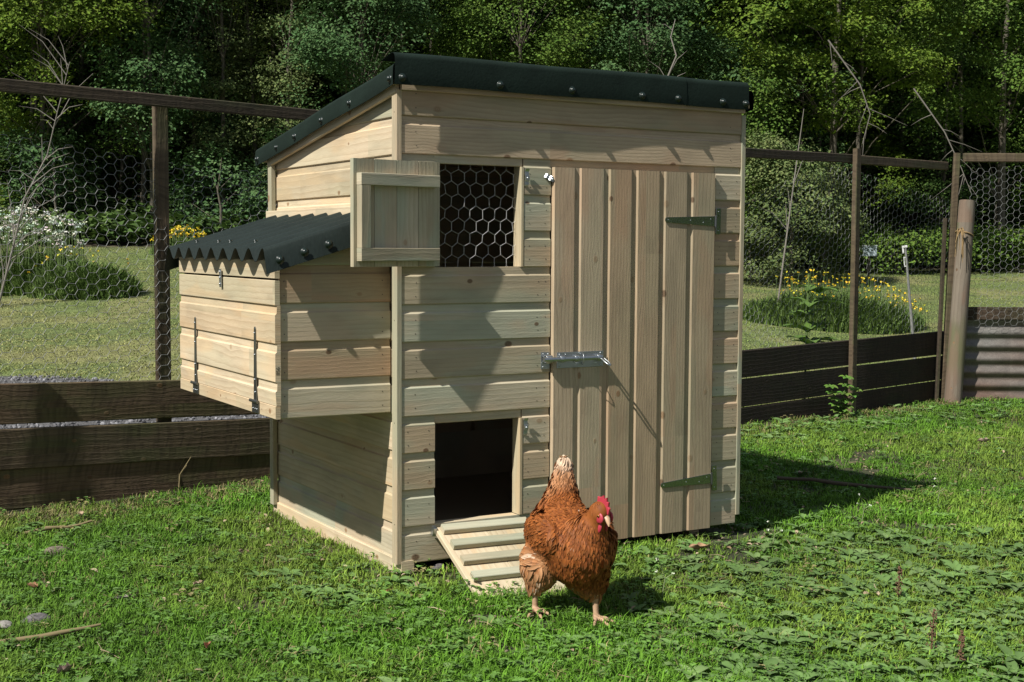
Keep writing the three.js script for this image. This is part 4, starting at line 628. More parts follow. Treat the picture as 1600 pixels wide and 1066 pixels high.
// broad leaved herbs: rosettes of oval leaves on short stalks
function rosette(A, p, n, L, wid, r, cols, lift = 0.5) { for (let k = 0; k < n; k++) { const a = (k / n) * 6.283 + r() * 0.9, up = lift * (0.5 + r()), d = V(Math.cos(a), up, Math.sin(a)).normalize(), nn = V(-Math.cos(a) * up, 1, -Math.sin(a) * up).normalize(), l1 = L * (0.6 + 0.7 * r()), c = mixc(cols[0], cols[1], r()); wideLeaf(A, p, nn, d, l1, l1 * wid, c); } }
function wideLeaf(A, c, n, d, len, wid, col) {                 // oval leaf, drooping at its tip, ten faces
  const s = d.clone().cross(n).normalize(), o = A.P.length / 3, rows = [[0.0, 0.06, 0], [0.25, 0.75, 0.03], [0.5, 1, 0.02], [0.78, 0.7, -0.06], [1, 0.08, -0.18]];
  for (const [f, w, h] of rows) for (const q of [-1, 0, 1]) { const hh = h * len + Math.abs(q) * wid * 0.16 * w; A.P.push(c.x + d.x * f * len + s.x * q * w * wid / 2 + n.x * hh, c.y + d.y * f * len + s.y * q * w * wid / 2 + n.y * hh, c.z + d.z * f * len + s.z * q * w * wid / 2 + n.z * hh); const t = q ? 1 : 1.12; A.C.push(col[0] * t, col[1] * t, col[2] * t); }
  for (let i = 0; i < 4; i++) for (let j = 0; j < 2; j++) { const a = o + i * 3 + j; A.I.push(a, a + 1, a + 3, a + 1, a + 4, a + 3); }
}
{ // plants by the fence
  const r = rngOf(61), A = leafArrays(); const [x, z] = toXZ(1.95, 8.9); for (let k = 0; k < 9; k++) rosette(A, V(x + (r() - 0.5) * 0.3, ground(x, z) + 0.1 + k * 0.085, z + (r() - 0.5) * 0.25), 7, 0.17, 0.55, r, [[0.10, 0.18, 0.03], [0.07, 0.13, 0.02]], 0.35); const t = thing('leafy_weed', 'tall bright green broad leaved weed between coop and fence', 'plant'); part('leaves', leafGeo(A), LEAF, t).userData.kind = 'stuff'; part('stem', tube([[x, ground(x, z) - 0.02, z, 0.009], [x + 0.02, 0.9, z, 0.005]], 5), STALK, t);
  const B = leafArrays(), g = []; const [bx, bz] = [4.16, -2.38]; for (const [sx, h, ex] of [[0, 0.25, 0.05], [0.0, 0.20, -0.09], [0.01, 0.17, 0.12]]) { const p0 = [bx, -0.02, bz, 0.005], p1 = [bx + ex * 0.5, h * 0.6, bz + 0.02, 0.004], p2 = [bx + ex, h, bz + 0.03, 0.002]; g.push(tube([p0, p1, p2], 4)); for (let k = 1; k < 6; k++) { const t2 = k / 5, c = V(lerp(bx, bx + ex, t2), h * t2, bz + 0.02); for (const s of [-1, 1]) { const d = V(s * 0.9, 0.2, 0.3).normalize(); for (let q = 0; q < 3; q++) wideLeaf(B, c, V(0, 1, 0.25).normalize(), d.clone().applyAxisAngle(V(0, 1, 0.2).normalize(), (q - 1) * 0.9), 0.05 * (0.7 + 0.5 * r()), 0.034, [0.10 + 0.04 * r(), 0.20 + 0.05 * r(), 0.035]); } } } const t3 = thing('bramble_sprig', 'fresh green bramble sprig growing against the dark right fence', 'plant'); part('leaves', leafGeo(B), LEAF, t3).userData.kind = 'stuff'; part('stems', mergeG(g), STALK, t3);
}
{ // small notice at the wood edge
  const [x, z] = toXZ(5.25, 19.8), h = ground(x, z), s = thing('notice_board', 'small pale blue grey notice on a stake at the wood edge', 'sign', [x, h, z], -0.52);
  part('panel', tr(box(0.22, 0.15, 0.012), 0, 0.42, 0), std(0.42, 0.50, 0.53, 0.6), s); part('frame', mergeG([tr(box(0.23, 0.012, 0.02), 0, 0.495, 0), tr(box(0.23, 0.012, 0.02), 0, 0.345, 0)]), std(0.55, 0.6, 0.6, 0.6), s); part('stake', tr(box(0.03, 0.5, 0.02), 0, 0.2, -0.018), BARK, s);
}
{ // gravel of the path behind the left fence
  const r = rngOf(15), g = new THREE.IcosahedronGeometry(0.012, 0), p = g.attributes.position; for (let i = 0; i < p.count; i++) p.setXYZ(i, p.getX(i) * 1.2, p.getY(i) * 0.65, p.getZ(i)); g.computeVertexNormals(); const sp = [];
  while (sp.length < 9000) { const l = -5 + 4.9 * r(), u = 4.8 + 4.4 * r(); if (inGravel(l, u) && l < -0.36 * u * 0.1) sp.push([l, u]); }
  const m = new THREE.InstancedMesh(g, std(1, 1, 1, 0.9), sp.length), M = new THREE.Matrix4(), Q = new THREE.Quaternion(), c = new THREE.Color(); sp.forEach(([l, u], i) => { const [x, z] = toXZ(l, u), s = 0.5 + 0.9 * r(), v = 0.10 + 0.22 * r() * r(); Q.setFromEuler(new THREE.Euler(r() * 6, r() * 6, r() * 6)); M.compose(V(x, ground(x, z) + 0.004, z), Q, V(s, s, s)); m.setMatrixAt(i, M); m.setColorAt(i, c.setRGB(v, v * 0.98, v * 1.02)); });
  m.name = 'path_gravel'; m.userData = { kind: 'stuff', label: 'loose grey gravel of the path behind the left fence', category: 'gravel' }; add(m);
}
// ------------------------------------------------------------------ grass
{
  const gr = rngOf(4242), inCoop = (x, z) => x > 0.0 && x < W && z > -D && z < 0.0, fenceZ = (x) => (x < 1.62 ? -1.68 - 0.114 * (x + 1.75) : -2.0 - 0.21 * (x - 1.62)) + 0.055;
  const behind = (x, z) => z < fenceZ(x) || (x > 5.475 && z < -2.70 + 0.579 * (x - 5.475) + 0.03);
  const bare = (x, z) => fbm(x * 1.5 + 3, z * 1.5, 91, 4) * 0.75 + 0.25 * noise2(x * 9, z * 9, 92);
  const weedy = (x, z) => { const [l, u] = toUL(x, z); return smooth(0.15, 0.9, l + 0.25 * (noise2(x * 2, z * 2, 95) - 0.5) * 4) * smooth(5.4, 4.6, u) + 0.9 * smooth(0.42, 0.1, Math.hypot(l + 0.42, u - 4.15)) + 0.8 * smooth(0.5, 0.2, Math.abs(u - (7.0 + 0.7 * l) + 0.35)) * smooth(0.8, 1.5, l); };
  function tuft(seed, n, L, w, spread, bendy) { const r = rngOf(seed), A = leafArrays(); for (let k = 0; k < n; k++) { const a = r() * 6.283, q = spread * Math.sqrt(r()), t = r() * 6.283, c = 0.75 + 0.5 * r(); addBlade(A, V(q * Math.cos(a), -0.004, q * Math.sin(a)), V(Math.cos(t) * (0.4 + r() * 0.9), 0, Math.sin(t) * (0.4 + r() * 0.9)), L * (0.5 + 0.8 * r()), w * (0.7 + 0.6 * r()), bendy * r(), [c * 0.9, c * 0.9, c * 0.8], [c, c, c * 0.95]); } return leafGeo(A); }
  function clover(seed, n, L, wid) { const r = rngOf(seed), A = leafArrays(); for (let k = 0; k < n; k++) { const a = r() * 6.283, q = 0.03 * Math.sqrt(r()), p = V(q * Math.cos(a), 0.008 + 0.022 * r(), q * Math.sin(a)); const c = 0.8 + 0.4 * r(); for (let i = 0; i < 3; i++) { const t = a + i * 2.09, d = V(Math.cos(t), 0.15 + 0.3 * r(), Math.sin(t)).normalize(); wideLeaf(A, p, V(-d.x * 0.3, 1, -d.z * 0.3).normalize(), d, L * (0.7 + 0.5 * r()), L * wid, [c, c, c]); } } return leafGeo(A); }
  function weed(seed, n, L, wid, lift) { const r = rngOf(seed), A = leafArrays(); rosette(A, V(0, 0.006, 0), n, L, wid, r, [[0.85, 0.85, 0.85], [1.15, 1.15, 1.15]], lift); return leafGeo(A); }
  const kinds = [tuft(1, 15, 0.027, 0.0014, 0.026, 0.5), tuft(2, 13, 0.034, 0.0015, 0.028, 0.7), tuft(3, 17, 0.021, 0.0014, 0.024, 0.4), clover(4, 7, 0.0095, 0.9), tuft(6, 12, 0.03, 0.002, 0.03, 0.9), weed(7, 7, 0.034, 0.55, 0.4), weed(8, 6, 0.026, 0.66, 0.6), weed(9, 6, 0.046, 0.45, 0.45)];
  const spots = kinds.map(() => []), half = (u) => 0.42 * u + 0.5;
  let made = 0; while (made < 90000) {
    const u = 2.7 + 7.2 * Math.pow(gr(), 1.35), l = (gr() * 2 - 1) * half(u), [x, z] = toXZ(l, u); made++;
    if (inCoop(x, z) || behind(x, z)) continue; const b = bare(x, z); if (b > 0.60 && gr() < smooth(0.60, 0.72, b) * 0.8) continue;
    const under = Math.abs(z + 0.6) < 0.7 && Math.abs(x - 0.7) < 0.85, near = Math.abs(z - fenceZ(x)) < 0.12; if ((under && gr() < 0.4) || (near && gr() < 0.5)) continue;
    const wd = weedy(x, z); let k = Math.floor(gr() * 5); if (k === 3 && gr() < 0.72) k = 1; if (gr() < 0.008 + 0.135 * clamp(wd)) k = 5 + Math.floor(gr() * 3);
    const tone = fbm(x * 2.2, z * 2.2, 93, 3), hue = fbm(x * 1.1 + 9, z * 1.1, 94, 3); let c = k >= 5 ? [0.115, 0.20, 0.055] : k === 3 ? [0.095, 0.19, 0.034] : mixc([0.095, 0.215, 0.015], [0.160, 0.250, 0.032], smooth(0.35, 0.65, hue)); const dry = gr() < (Math.abs(z - fenceZ(x)) < 0.3 ? 0.42 : 0.035) ? 1 : 0; if (dry && k < 5) c = [0.24, 0.21, 0.09];
    const v = (0.7 + 0.6 * tone) * (0.75 + 0.5 * gr()); if (k >= 5 && gr() < 0.3) c = [c[0] * 1.25, c[1] * 1.1, c[2] * 1.3]; spots[k].push([x, z, (0.7 + 0.6 * gr()) * (k < 5 ? 0.75 + 0.5 * tone : 1), c.map((q) => q * v)]);
  }
  // dry scraps, bits of straw and crumbs of soil lying in the turf
  { const shapes = [(() => { const A = leafArrays(); wideLeaf(A, V(-0.008, 0.004, 0), V(0.1, 1, 0.1).normalize(), V(1, 0.1, 0).normalize(), 0.017, 0.010, [1, 1, 1]); return leafGeo(A); })(), (() => { const g = tube([[-0.022, 0.004, 0, 0.0011], [0, 0.008, 0.003, 0.0011], [0.024, 0.004, -0.002, 0.0008]], 3, [1, 1, 1]); return g; })(), (() => { const g = new THREE.IcosahedronGeometry(0.006, 1); g.scale(1.2, 0.7, 1); const n = g.attributes.position.count; g.setAttribute('color', new THREE.Float32BufferAttribute(new Float32Array(n * 3).fill(1), 3)); return g; })()];
    const G = new THREE.Group(); G.name = 'lawn_litter'; G.userData = { kind: 'stuff', label: 'dry scraps, straw and crumbs of soil scattered through the turf', category: 'litter' }; scene.add(G); const LMt = new THREE.MeshStandardMaterial({ vertexColors: true, roughness: 0.9, side: THREE.DoubleSide }), M = new THREE.Matrix4(), Q = new THREE.Quaternion(), c = new THREE.Color();
    shapes.forEach((g, si) => { const sp = []; for (let k = 0; k < [2600, 1500, 6500][si]; k++) { const u = 2.8 + 6.5 * Math.pow(gr(), 1.2), l = (gr() * 2 - 1) * half(u), [x, z] = toXZ(l, u); if (inCoop(x, z) || behind(x, z)) continue; const b = bare(x, z), edge = x > -0.2 && x < W + 0.5 && z > -D - 0.1 && z < 0.14; if (gr() > 0.16 + 0.84 * smooth(0.55, 0.66, b) && !(edge && gr() < 0.5)) continue; sp.push([x, z]); }
      const m = new THREE.InstancedMesh(g, LMt, sp.length); sp.forEach(([x, z], k) => { const s = 0.5 + 1.1 * gr(), t = gr(), col = si === 2 ? mixc([0.11, 0.08, 0.05], [0.20, 0.16, 0.11], t) : mixc([0.20, 0.13, 0.075], [0.42, 0.34, 0.22], t); Q.setFromEuler(new THREE.Euler((gr() - 0.5) * 0.9, gr() * 6.283, (gr() - 0.5) * 0.9)); M.compose(V(x, ground(x, z) + (si === 2 ? 0.001 : 0.004 + 0.012 * gr()), z), Q, V(s, s, s)); m.setMatrixAt(k, M); m.setColorAt(k, c.setRGB(...col)); }); m.name = 'scraps'; m.userData.kind = 'stuff'; add(m, G); }); }
  // mown field behind
  const lawnK = kinds.length; kinds.push(tuft(10, 14, 0.009, 0.003, 0.07, 0.9)); spots.push([]);
  for (let k = 0; k < 60000; k++) { const u = 6 + 15.5 * Math.pow(gr(), 1.2), l = (gr() * 2 - 1) * (0.4 * u + 0.3), [x, z] = toXZ(l, u); if (!behind(x, z) || inGravel(l, u) || u > treeLine(l)) continue; const n = fbm(x * 0.7, z * 0.7, 96, 4), c = mixc([0.19, 0.255, 0.065], [0.315, 0.31, 0.12], smooth(0.4, 0.65, n)), v = 0.8 + 0.4 * gr(); spots[lawnK].push([x, z, 0.8 + 0.7 * gr(), c.map((q) => q * v)]); }
  const GM = new THREE.MeshPhysicalMaterial({ vertexColors: true, roughness: 0.75, transmission: 0.12, thickness: 0, side: THREE.DoubleSide, specularIntensity: 0.45 });
  const names = ['lawn_grass', 'clover', 'lawn_weeds', 'field_grass'], groups = {}; const M = new THREE.Matrix4(), Q = new THREE.Quaternion(), c = new THREE.Color(), meta = { lawn_grass: ['short green grass of the run around the coop', 'grass'], clover: ['low clover leaves among the grass', 'clover'], lawn_weeds: ['broad leaved low weeds spreading through the grass', 'weeds'], field_grass: ['pale mown grass of the field beyond the fence', 'grass'] };
  kinds.forEach((g, i) => {
    const nm = i === lawnK ? 'field_grass' : i >= 5 ? 'lawn_weeds' : i === 3 ? 'clover' : 'lawn_grass'; if (!groups[nm]) { const G = groups[nm] = new THREE.Group(); G.name = nm; G.userData = { kind: 'stuff', label: meta[nm][0], category: meta[nm][1] }; scene.add(G); }
    const m = new THREE.InstancedMesh(g, GM, spots[i].length); m.name = 'blades'; spots[i].forEach(([x, z, s, col], k) => { Q.setFromEuler(new THREE.Euler((gr() - 0.5) * 0.3, gr() * 6.283, (gr() - 0.5) * 0.3)); M.compose(V(x, ground(x, z), z), Q, V(s, s * (0.8 + 0.4 * gr()), s)); m.setMatrixAt(k, M); m.setColorAt(k, c.setRGB(...col)); }); m.userData.kind = 'stuff'; add(m, groups[nm]);
  });
}
// ------------------------------------------------------------------ the hen
function surfaceNet(f, lo, hi, cell) {                              // naive surface nets of the field f = 0
  const n = [0, 1, 2].map((k) => Math.ceil((hi[k] - lo[k]) / cell) + 1), S = n[0] * n[1], F = new Float32Array(S * n[2]); let q = 0;
  for (let k = 0; k < n[2]; k++) for (let j = 0; j < n[1]; j++) for (let i = 0; i < n[0]; i++) F[q++] = f(lo[0] + i * cell, lo[1] + j * cell, lo[2] + k * cell);
  const id = new Int32Array(S * n[2]).fill(-1), P = [], I = [], st = [1, n[0], S];
  for (let k = 0; k < n[2] - 1; k++) for (let j = 0; j < n[1] - 1; j++) for (let i = 0; i < n[0] - 1; i++) {
    const b = i + j * n[0] + k * S; let m = 0, c = 0, p = [0, 0, 0]; const v = []; for (let e = 0; e < 8; e++) { const w = F[b + (e & 1) + ((e >> 1) & 1) * n[0] + (e >> 2) * S]; v.push(w); if (w < 0) m |= 1 << e; }
    if (m === 0 || m === 255) continue;
    for (let a = 0; a < 8; a++) for (let ax = 0; ax < 3; ax++) { const bit = 1 << ax; if (a & bit) continue; const d = a | bit; if ((v[a] < 0) === (v[d] < 0)) continue; const t = v[a] / (v[a] - v[d]), o = [a & 1, (a >> 1) & 1, a >> 2]; o[ax] = t; p[0] += o[0]; p[1] += o[1]; p[2] += o[2]; c++; }
    id[b] = P.length / 3; P.push(lo[0] + (i + p[0] / c) * cell, lo[1] + (j + p[1] / c) * cell, lo[2] + (k + p[2] / c) * cell);
  }
  for (let k = 1; k < n[2] - 1; k++) for (let j = 1; j < n[1] - 1; j++) for (let i = 1; i < n[0] - 1; i++) { const b = i + j * n[0] + k * S; for (let ax = 0; ax < 3; ax++) { const in0 = F[b] < 0, in1 = F[b + st[ax]] < 0; if (in0 === in1) continue; const u = st[(ax + 1) % 3], w = st[(ax + 2) % 3], A = id[b], B = id[b - u], C = id[b - u - w], E2 = id[b - w]; in0 ? I.push(A, B, C, A, C, E2) : I.push(A, C, B, A, E2, C); } }
  const N = new Float32Array(P.length), e = cell * 0.6; for (let i = 0; i < P.length; i += 3) { const [x, y, z] = [P[i], P[i + 1], P[i + 2]], g = V(f(x + e, y, z) - f(x - e, y, z), f(x, y + e, z) - f(x, y - e, z), f(x, y, z + e) - f(x, y, z - e)).normalize(); N[i] = g.x; N[i + 1] = g.y; N[i + 2] = g.z; }
  const g = new THREE.BufferGeometry(); g.setAttribute('position', new THREE.Float32BufferAttribute(P, 3)); g.setAttribute('normal', new THREE.BufferAttribute(N, 3)); g.setIndex(I); return g;
}
{
  // local axes: x to the hen's left, y up, z forward
  const hen = thing('hen', 'rust brown hen with red comb striding on the grass before the ramp', 'hen', [0.228, 0.004, 0.655], -0.17);
  const cap = (a, b) => { const [ax, ay, az, ra] = a, bx = b[0] - ax, by = b[1] - ay, bz = b[2] - az, L = bx * bx + by * by + bz * bz, rb = b[3]; return (x, y, z) => { const t = clamp(((x - ax) * bx + (y - ay) * by + (z - az) * bz) / L); return Math.hypot(x - ax - bx * t, y - ay - by * t, z - az - bz * t) - lerp(ra, rb, t); }; };
  const ell = (c, r) => (x, y, z) => { const a = (x - c[0]) / r[0], b = (y - c[1]) / r[1], d = (z - c[2]) / r[2], k = Math.sqrt(a * a + b * b + d * d); return (k - 1) * Math.min(...r); };
  const smin = (a, b, k) => { const h = clamp(0.5 + 0.5 * (b - a) / k); return lerp(b, a, h) - k * h * (1 - h); };
  const head = [0.034, 0.327, 0.130];
  const soft = [[ell([0.012, 0.195, 0.035], [0.090, 0.100, 0.112]), 0.04], [ell([0.0, 0.215, -0.055], [0.084, 0.098, 0.115]), 0.05], [cap([0.016, 0.235, 0.078, 0.066], [0.033, 0.312, 0.122, 0.027]), 0.035], [ell(head, [0.0235, 0.026, 0.031]), 0.022],
    [cap([0.01, 0.265, -0.105, 0.070], [0.038, 0.392, -0.150, 0.022]), 0.05], [cap([0.028, 0.33, -0.135, 0.036], [0.040, 0.410, -0.152, 0.013]), 0.02],
    [ell([-0.072, 0.140, -0.06], [0.052, 0.068, 0.066]), 0.018], [cap([-0.075, 0.115, -0.05, 0.04], [-0.092, 0.085, -0.046, 0.017]), 0.025], [ell([0.032, 0.125, 0.058], [0.05, 0.055, 0.055]), 0.03], [cap([0.038, 0.10, 0.07, 0.032], [0.042, 0.07, 0.082, 0.013]), 0.025],
    [ell([-0.080, 0.235, -0.025], [0.026, 0.056, 0.110]), 0.012], [cap([-0.078, 0.225, -0.09, 0.022], [-0.06, 0.205, -0.165, 0.006]), 0.012], [ell([0.098, 0.225, -0.02], [0.024, 0.062, 0.105]), 0.02]];
  const bones = [];
  const leg = (kx, ky, kz, fx, fz, turn) => { bones.push(cap([kx, ky, kz, 0.0095], [fx, 0.016, fz, 0.0082])); bones.push(cap([fx, 0.016, fz, 0.0092], [fx, 0.010, fz, 0.0095]));
    for (const [a, L, r] of [[turn - 0.62, 0.052, 0.0062], [turn, 0.064, 0.0066], [turn + 0.62, 0.052, 0.0062], [turn + Math.PI - 0.25, 0.026, 0.0052]]) { const mx = fx + Math.sin(a) * L * 0.55, mz = fz + Math.cos(a) * L * 0.55, ex = fx + Math.sin(a) * L, ez = fz + Math.cos(a) * L; bones.push(cap([fx, 0.011, fz, r + 0.001], [mx, 0.0115, mz, r])); bones.push(cap([mx, 0.0115, mz, r], [ex, 0.006, ez, r * 0.62])); bones.push(cap([ex, 0.006, ez, r * 0.6], [ex + Math.sin(a) * 0.011, 0.001, ez + Math.cos(a) * 0.011, 0.0016])); } };
  leg(-0.092, 0.09, -0.046, -0.090, -0.050, -0.1); leg(0.042, 0.08, 0.082, 0.043, 0.088, 0.12);
  const f = (x, y, z) => { let d = 9; for (const [s, k] of soft) d = smin(d, s(x, y, z), k); d += 0.0012 * Math.sin(x * 95 + y * 40) * Math.sin(y * 88) * Math.sin(z * 80) * (y > 0.08 ? 1 : 0); let e = 9; for (const s of bones) { const v = s(x, y, z); if (v < e + 0.02) e = smin(e, v, 0.004); } return smin(d, e, 0.008); };
  const g = surfaceNet(f, [-0.16, -0.008, -0.20], [0.17, 0.46, 0.21], 0.0037), p = g.attributes.position, col = [];
  const rust = [0.245, 0.075, 0.017], pale = [0.45, 0.245, 0.12], cream = [0.66, 0.52, 0.38], skin = [0.50, 0.33, 0.21], deep = [0.13, 0.036, 0.010];
  const fluffy = (x, y, z) => clamp(smooth(-0.02, -0.055, x) * smooth(0.205, 0.165, y) * smooth(0.05, 0.0, z) + 0.6 * smooth(0.12, 0.08, y)), tipped = (y, z) => smooth(0.365, 0.43, y) * smooth(-0.05, -0.12, z);
  const plume = (x, y, z, n) => { let c = mixc(rust, deep, smooth(0.45, 0.7, n) * 0.7); c = mixc(c, pale, 0.7 * fluffy(x, y, z)); c = mixc(c, pale, 0.5 * smooth(0.28, 0.36, y) * smooth(-0.06, -0.11, z)); return mixc(c, cream, tipped(y, z)); };
  const nearHead = (x, y, z) => Math.hypot(x - head[0], y - head[1], z - head[2]);
  for (let i = 0; i < p.count; i++) { const x = p.getX(i), y = p.getY(i), z = p.getZ(i); let c = plume(x, y, z, fbm(x * 30, y * 30 + z * 20, 7, 3)); if (y < 0.085) { let e = 9; for (const s of bones) e = Math.min(e, s(x, y, z)); if (e < 0.004 && f(x, y + 0.02, z) > -0.03) c = mixc(skin, [0.36, 0.22, 0.13], noise2(x * 300, y * 300 + z * 300, 9)); } col.push(...c); }
  g.setAttribute('color', new THREE.Float32BufferAttribute(col, 3));
  const HM = new THREE.MeshPhysicalMaterial({ vertexColors: true, roughness: 0.62, specularIntensity: 0.35, side: THREE.DoubleSide });
  part('body', g, HM, hen);
  // contour feathers laid over the body like tiles, each a small curved vane
  const FA = leafArrays(), r = rngOf(99), idx = g.index.array, N = g.attributes.normal;
  const flow = (x, y, z) => { let d = V(0, -0.25, -1); if (z > 0.06 && y > 0.2) d = V((x - 0.025) * 5, -1, 0.1); else if (z > 0.03 && y <= 0.2) d = V(0, -1, -0.45); if (y > 0.27 && z < -0.05) d = V(0.2, 1, -0.3); if (y < 0.15) d = V(0, -1, -0.35); return d; };
  const want = 9000, tri = idx.length / 3;
  for (let k = 0; k < want; k++) {
    const t = Math.floor(r() * tri) * 3, i = idx[t], x = p.getX(i), y = p.getY(i), z = p.getZ(i); if (y < 0.075 || (nearHead(x, y, z) < 0.045 && z > 0.146)) continue;
    const n = V(N.getX(i), N.getY(i), N.getZ(i)), fl = flow(x, y, z); fl.x += (r() - 0.5) * 0.45; fl.y += (r() - 0.5) * 0.25; fl.z += (r() - 0.5) * 0.35; fl.sub(n.clone().multiplyScalar(fl.dot(n))); if (fl.lengthSq() < 1e-5) continue; fl.normalize().addScaledVector(n, 0.04 + 0.11 * r()).normalize(); const nn = n.clone().sub(fl.clone().multiplyScalar(n.dot(fl))).normalize();
    const neck = z > 0.05 && y > 0.2, fz = fluffy(x, y, z), L = (neck ? (nearHead(x, y, z) < 0.036 ? 0.008 : nearHead(x, y, z) < 0.05 ? 0.012 : 0.022) : fz > 0.5 ? 0.034 : 0.028) * (0.7 + 0.6 * r()), w = L * (neck ? 0.38 : fz > 0.5 ? 0.30 : 0.58), c0 = mixc(plume(x, y, z, r() * 0.9), rust, fz > 0.5 && r() < 0.45 ? 0.45 : 0), v = 0.75 + 0.55 * r(), white = r() < 0.05 * (0.06 + fz) ? 1 : 0, c = mixc(c0, cream, white * 0.6).map((q) => q * v);
    const o = FA.P.length / 3; wideLeaf(FA, V(x, y, z).addScaledVector(n, -0.001), nn, fl, L, w, c); for (let q = 9; q < 15; q++) { const a = (o + q) * 3; for (let m = 0; m < 3; m++) FA.C[a + m] = lerp(FA.C[a + m], pale[m], 0.12); }
  }
  // long tail quills
  for (let k = 0; k < 26; k++) { const a = (k / 25 - 0.5), base = V(0.028 + a * 0.07, 0.300 + 0.03 * r(), -0.125 + 0.03 * (r() - 0.5)), d = V(0.13 - a * 0.35, 1, -0.22 + 0.25 * (r() - 0.5)).normalize(); wideLeaf(FA, base, V(a * 0.6, 0.25, r() < 0.5 ? 1 : -1).normalize(), d, 0.085 * (0.8 + 0.35 * r()) * (1 - Math.abs(a) * 0.5), 0.024, mixc(mixc(rust, pale, r() * 0.7), cream, 0.55).map((q) => q * (0.8 + 0.3 * r()))); }
  part('feathers', leafGeo(FA), HM, hen).userData.kind = 'stuff';
  // head furniture, turned with the head
  const H = new THREE.Group(); H.name = 'head_parts'; hen.add(H); H.position.set(...head); H.rotation.set(0.55, 0.32, 0, 'YXZ');
  const RED = new THREE.MeshPhysicalMaterial({ roughness: 0.5, clearcoat: 0.15 }); RED.color.setRGB(0.42, 0.035, 0.055);
  const cs = new THREE.Shape(); cs.moveTo(-0.024, 0.016); cs.lineTo(-0.03, 0.030); cs.lineTo(-0.019, 0.035); cs.lineTo(-0.013, 0.048); cs.lineTo(-0.004, 0.040); cs.lineTo(0.003, 0.052); cs.lineTo(0.010, 0.040); cs.lineTo(0.018, 0.045); cs.lineTo(0.023, 0.032); cs.lineTo(0.032, 0.030); cs.lineTo(0.037, 0.012); cs.lineTo(0.024, 0.010); cs.closePath();
  const comb = new THREE.ExtrudeGeometry(cs, { depth: 0.004, bevelEnabled: true, bevelSize: 0.002, bevelThickness: 0.002, bevelSegments: 2, steps: 1 }); comb.translate(0, 0, -0.002); comb.scale(0.86, 0.86, 0.9); comb.translate(0, 0.003, 0); comb.rotateY(-Math.PI / 2); part('comb', comb, RED, H);
  for (const s of [-1, 1]) {
    part('wattle', tr(new THREE.SphereGeometry(1, 12, 10).scale(0.005, 0.019, 0.012), s * 0.012, -0.038, 0.030), RED, H);
    part('face', tr(new THREE.SphereGeometry(1, 12, 10).scale(0.0062, 0.016, 0.020), s * 0.0185, -0.005, 0.020), RED, H);
    part('eye', tr(new THREE.SphereGeometry(0.0046, 10, 8), s * 0.0235, 0.002, 0.021), std(0.30, 0.12, 0.02, 0.15), H); part('pupil', tr(new THREE.SphereGeometry(0.0026, 8, 6), s * 0.0265, 0.002, 0.0215), std(0.004, 0.004, 0.004, 0.1), H);
    part('earlobe', tr(new THREE.SphereGeometry(1, 8, 6).scale(0.004, 0.008, 0.006), s * 0.0245, -0.012, -0.002), RED, H);
  }
  const bk = tube([[0, -0.001, 0.024, 0.0125], [0, -0.003, 0.036, 0.0092], [0, -0.008, 0.046, 0.0052], [0, -0.0145, 0.0515, 0.0012]], 10); part('beak', bk, std(0.52, 0.33, 0.20, 0.4), H);
}
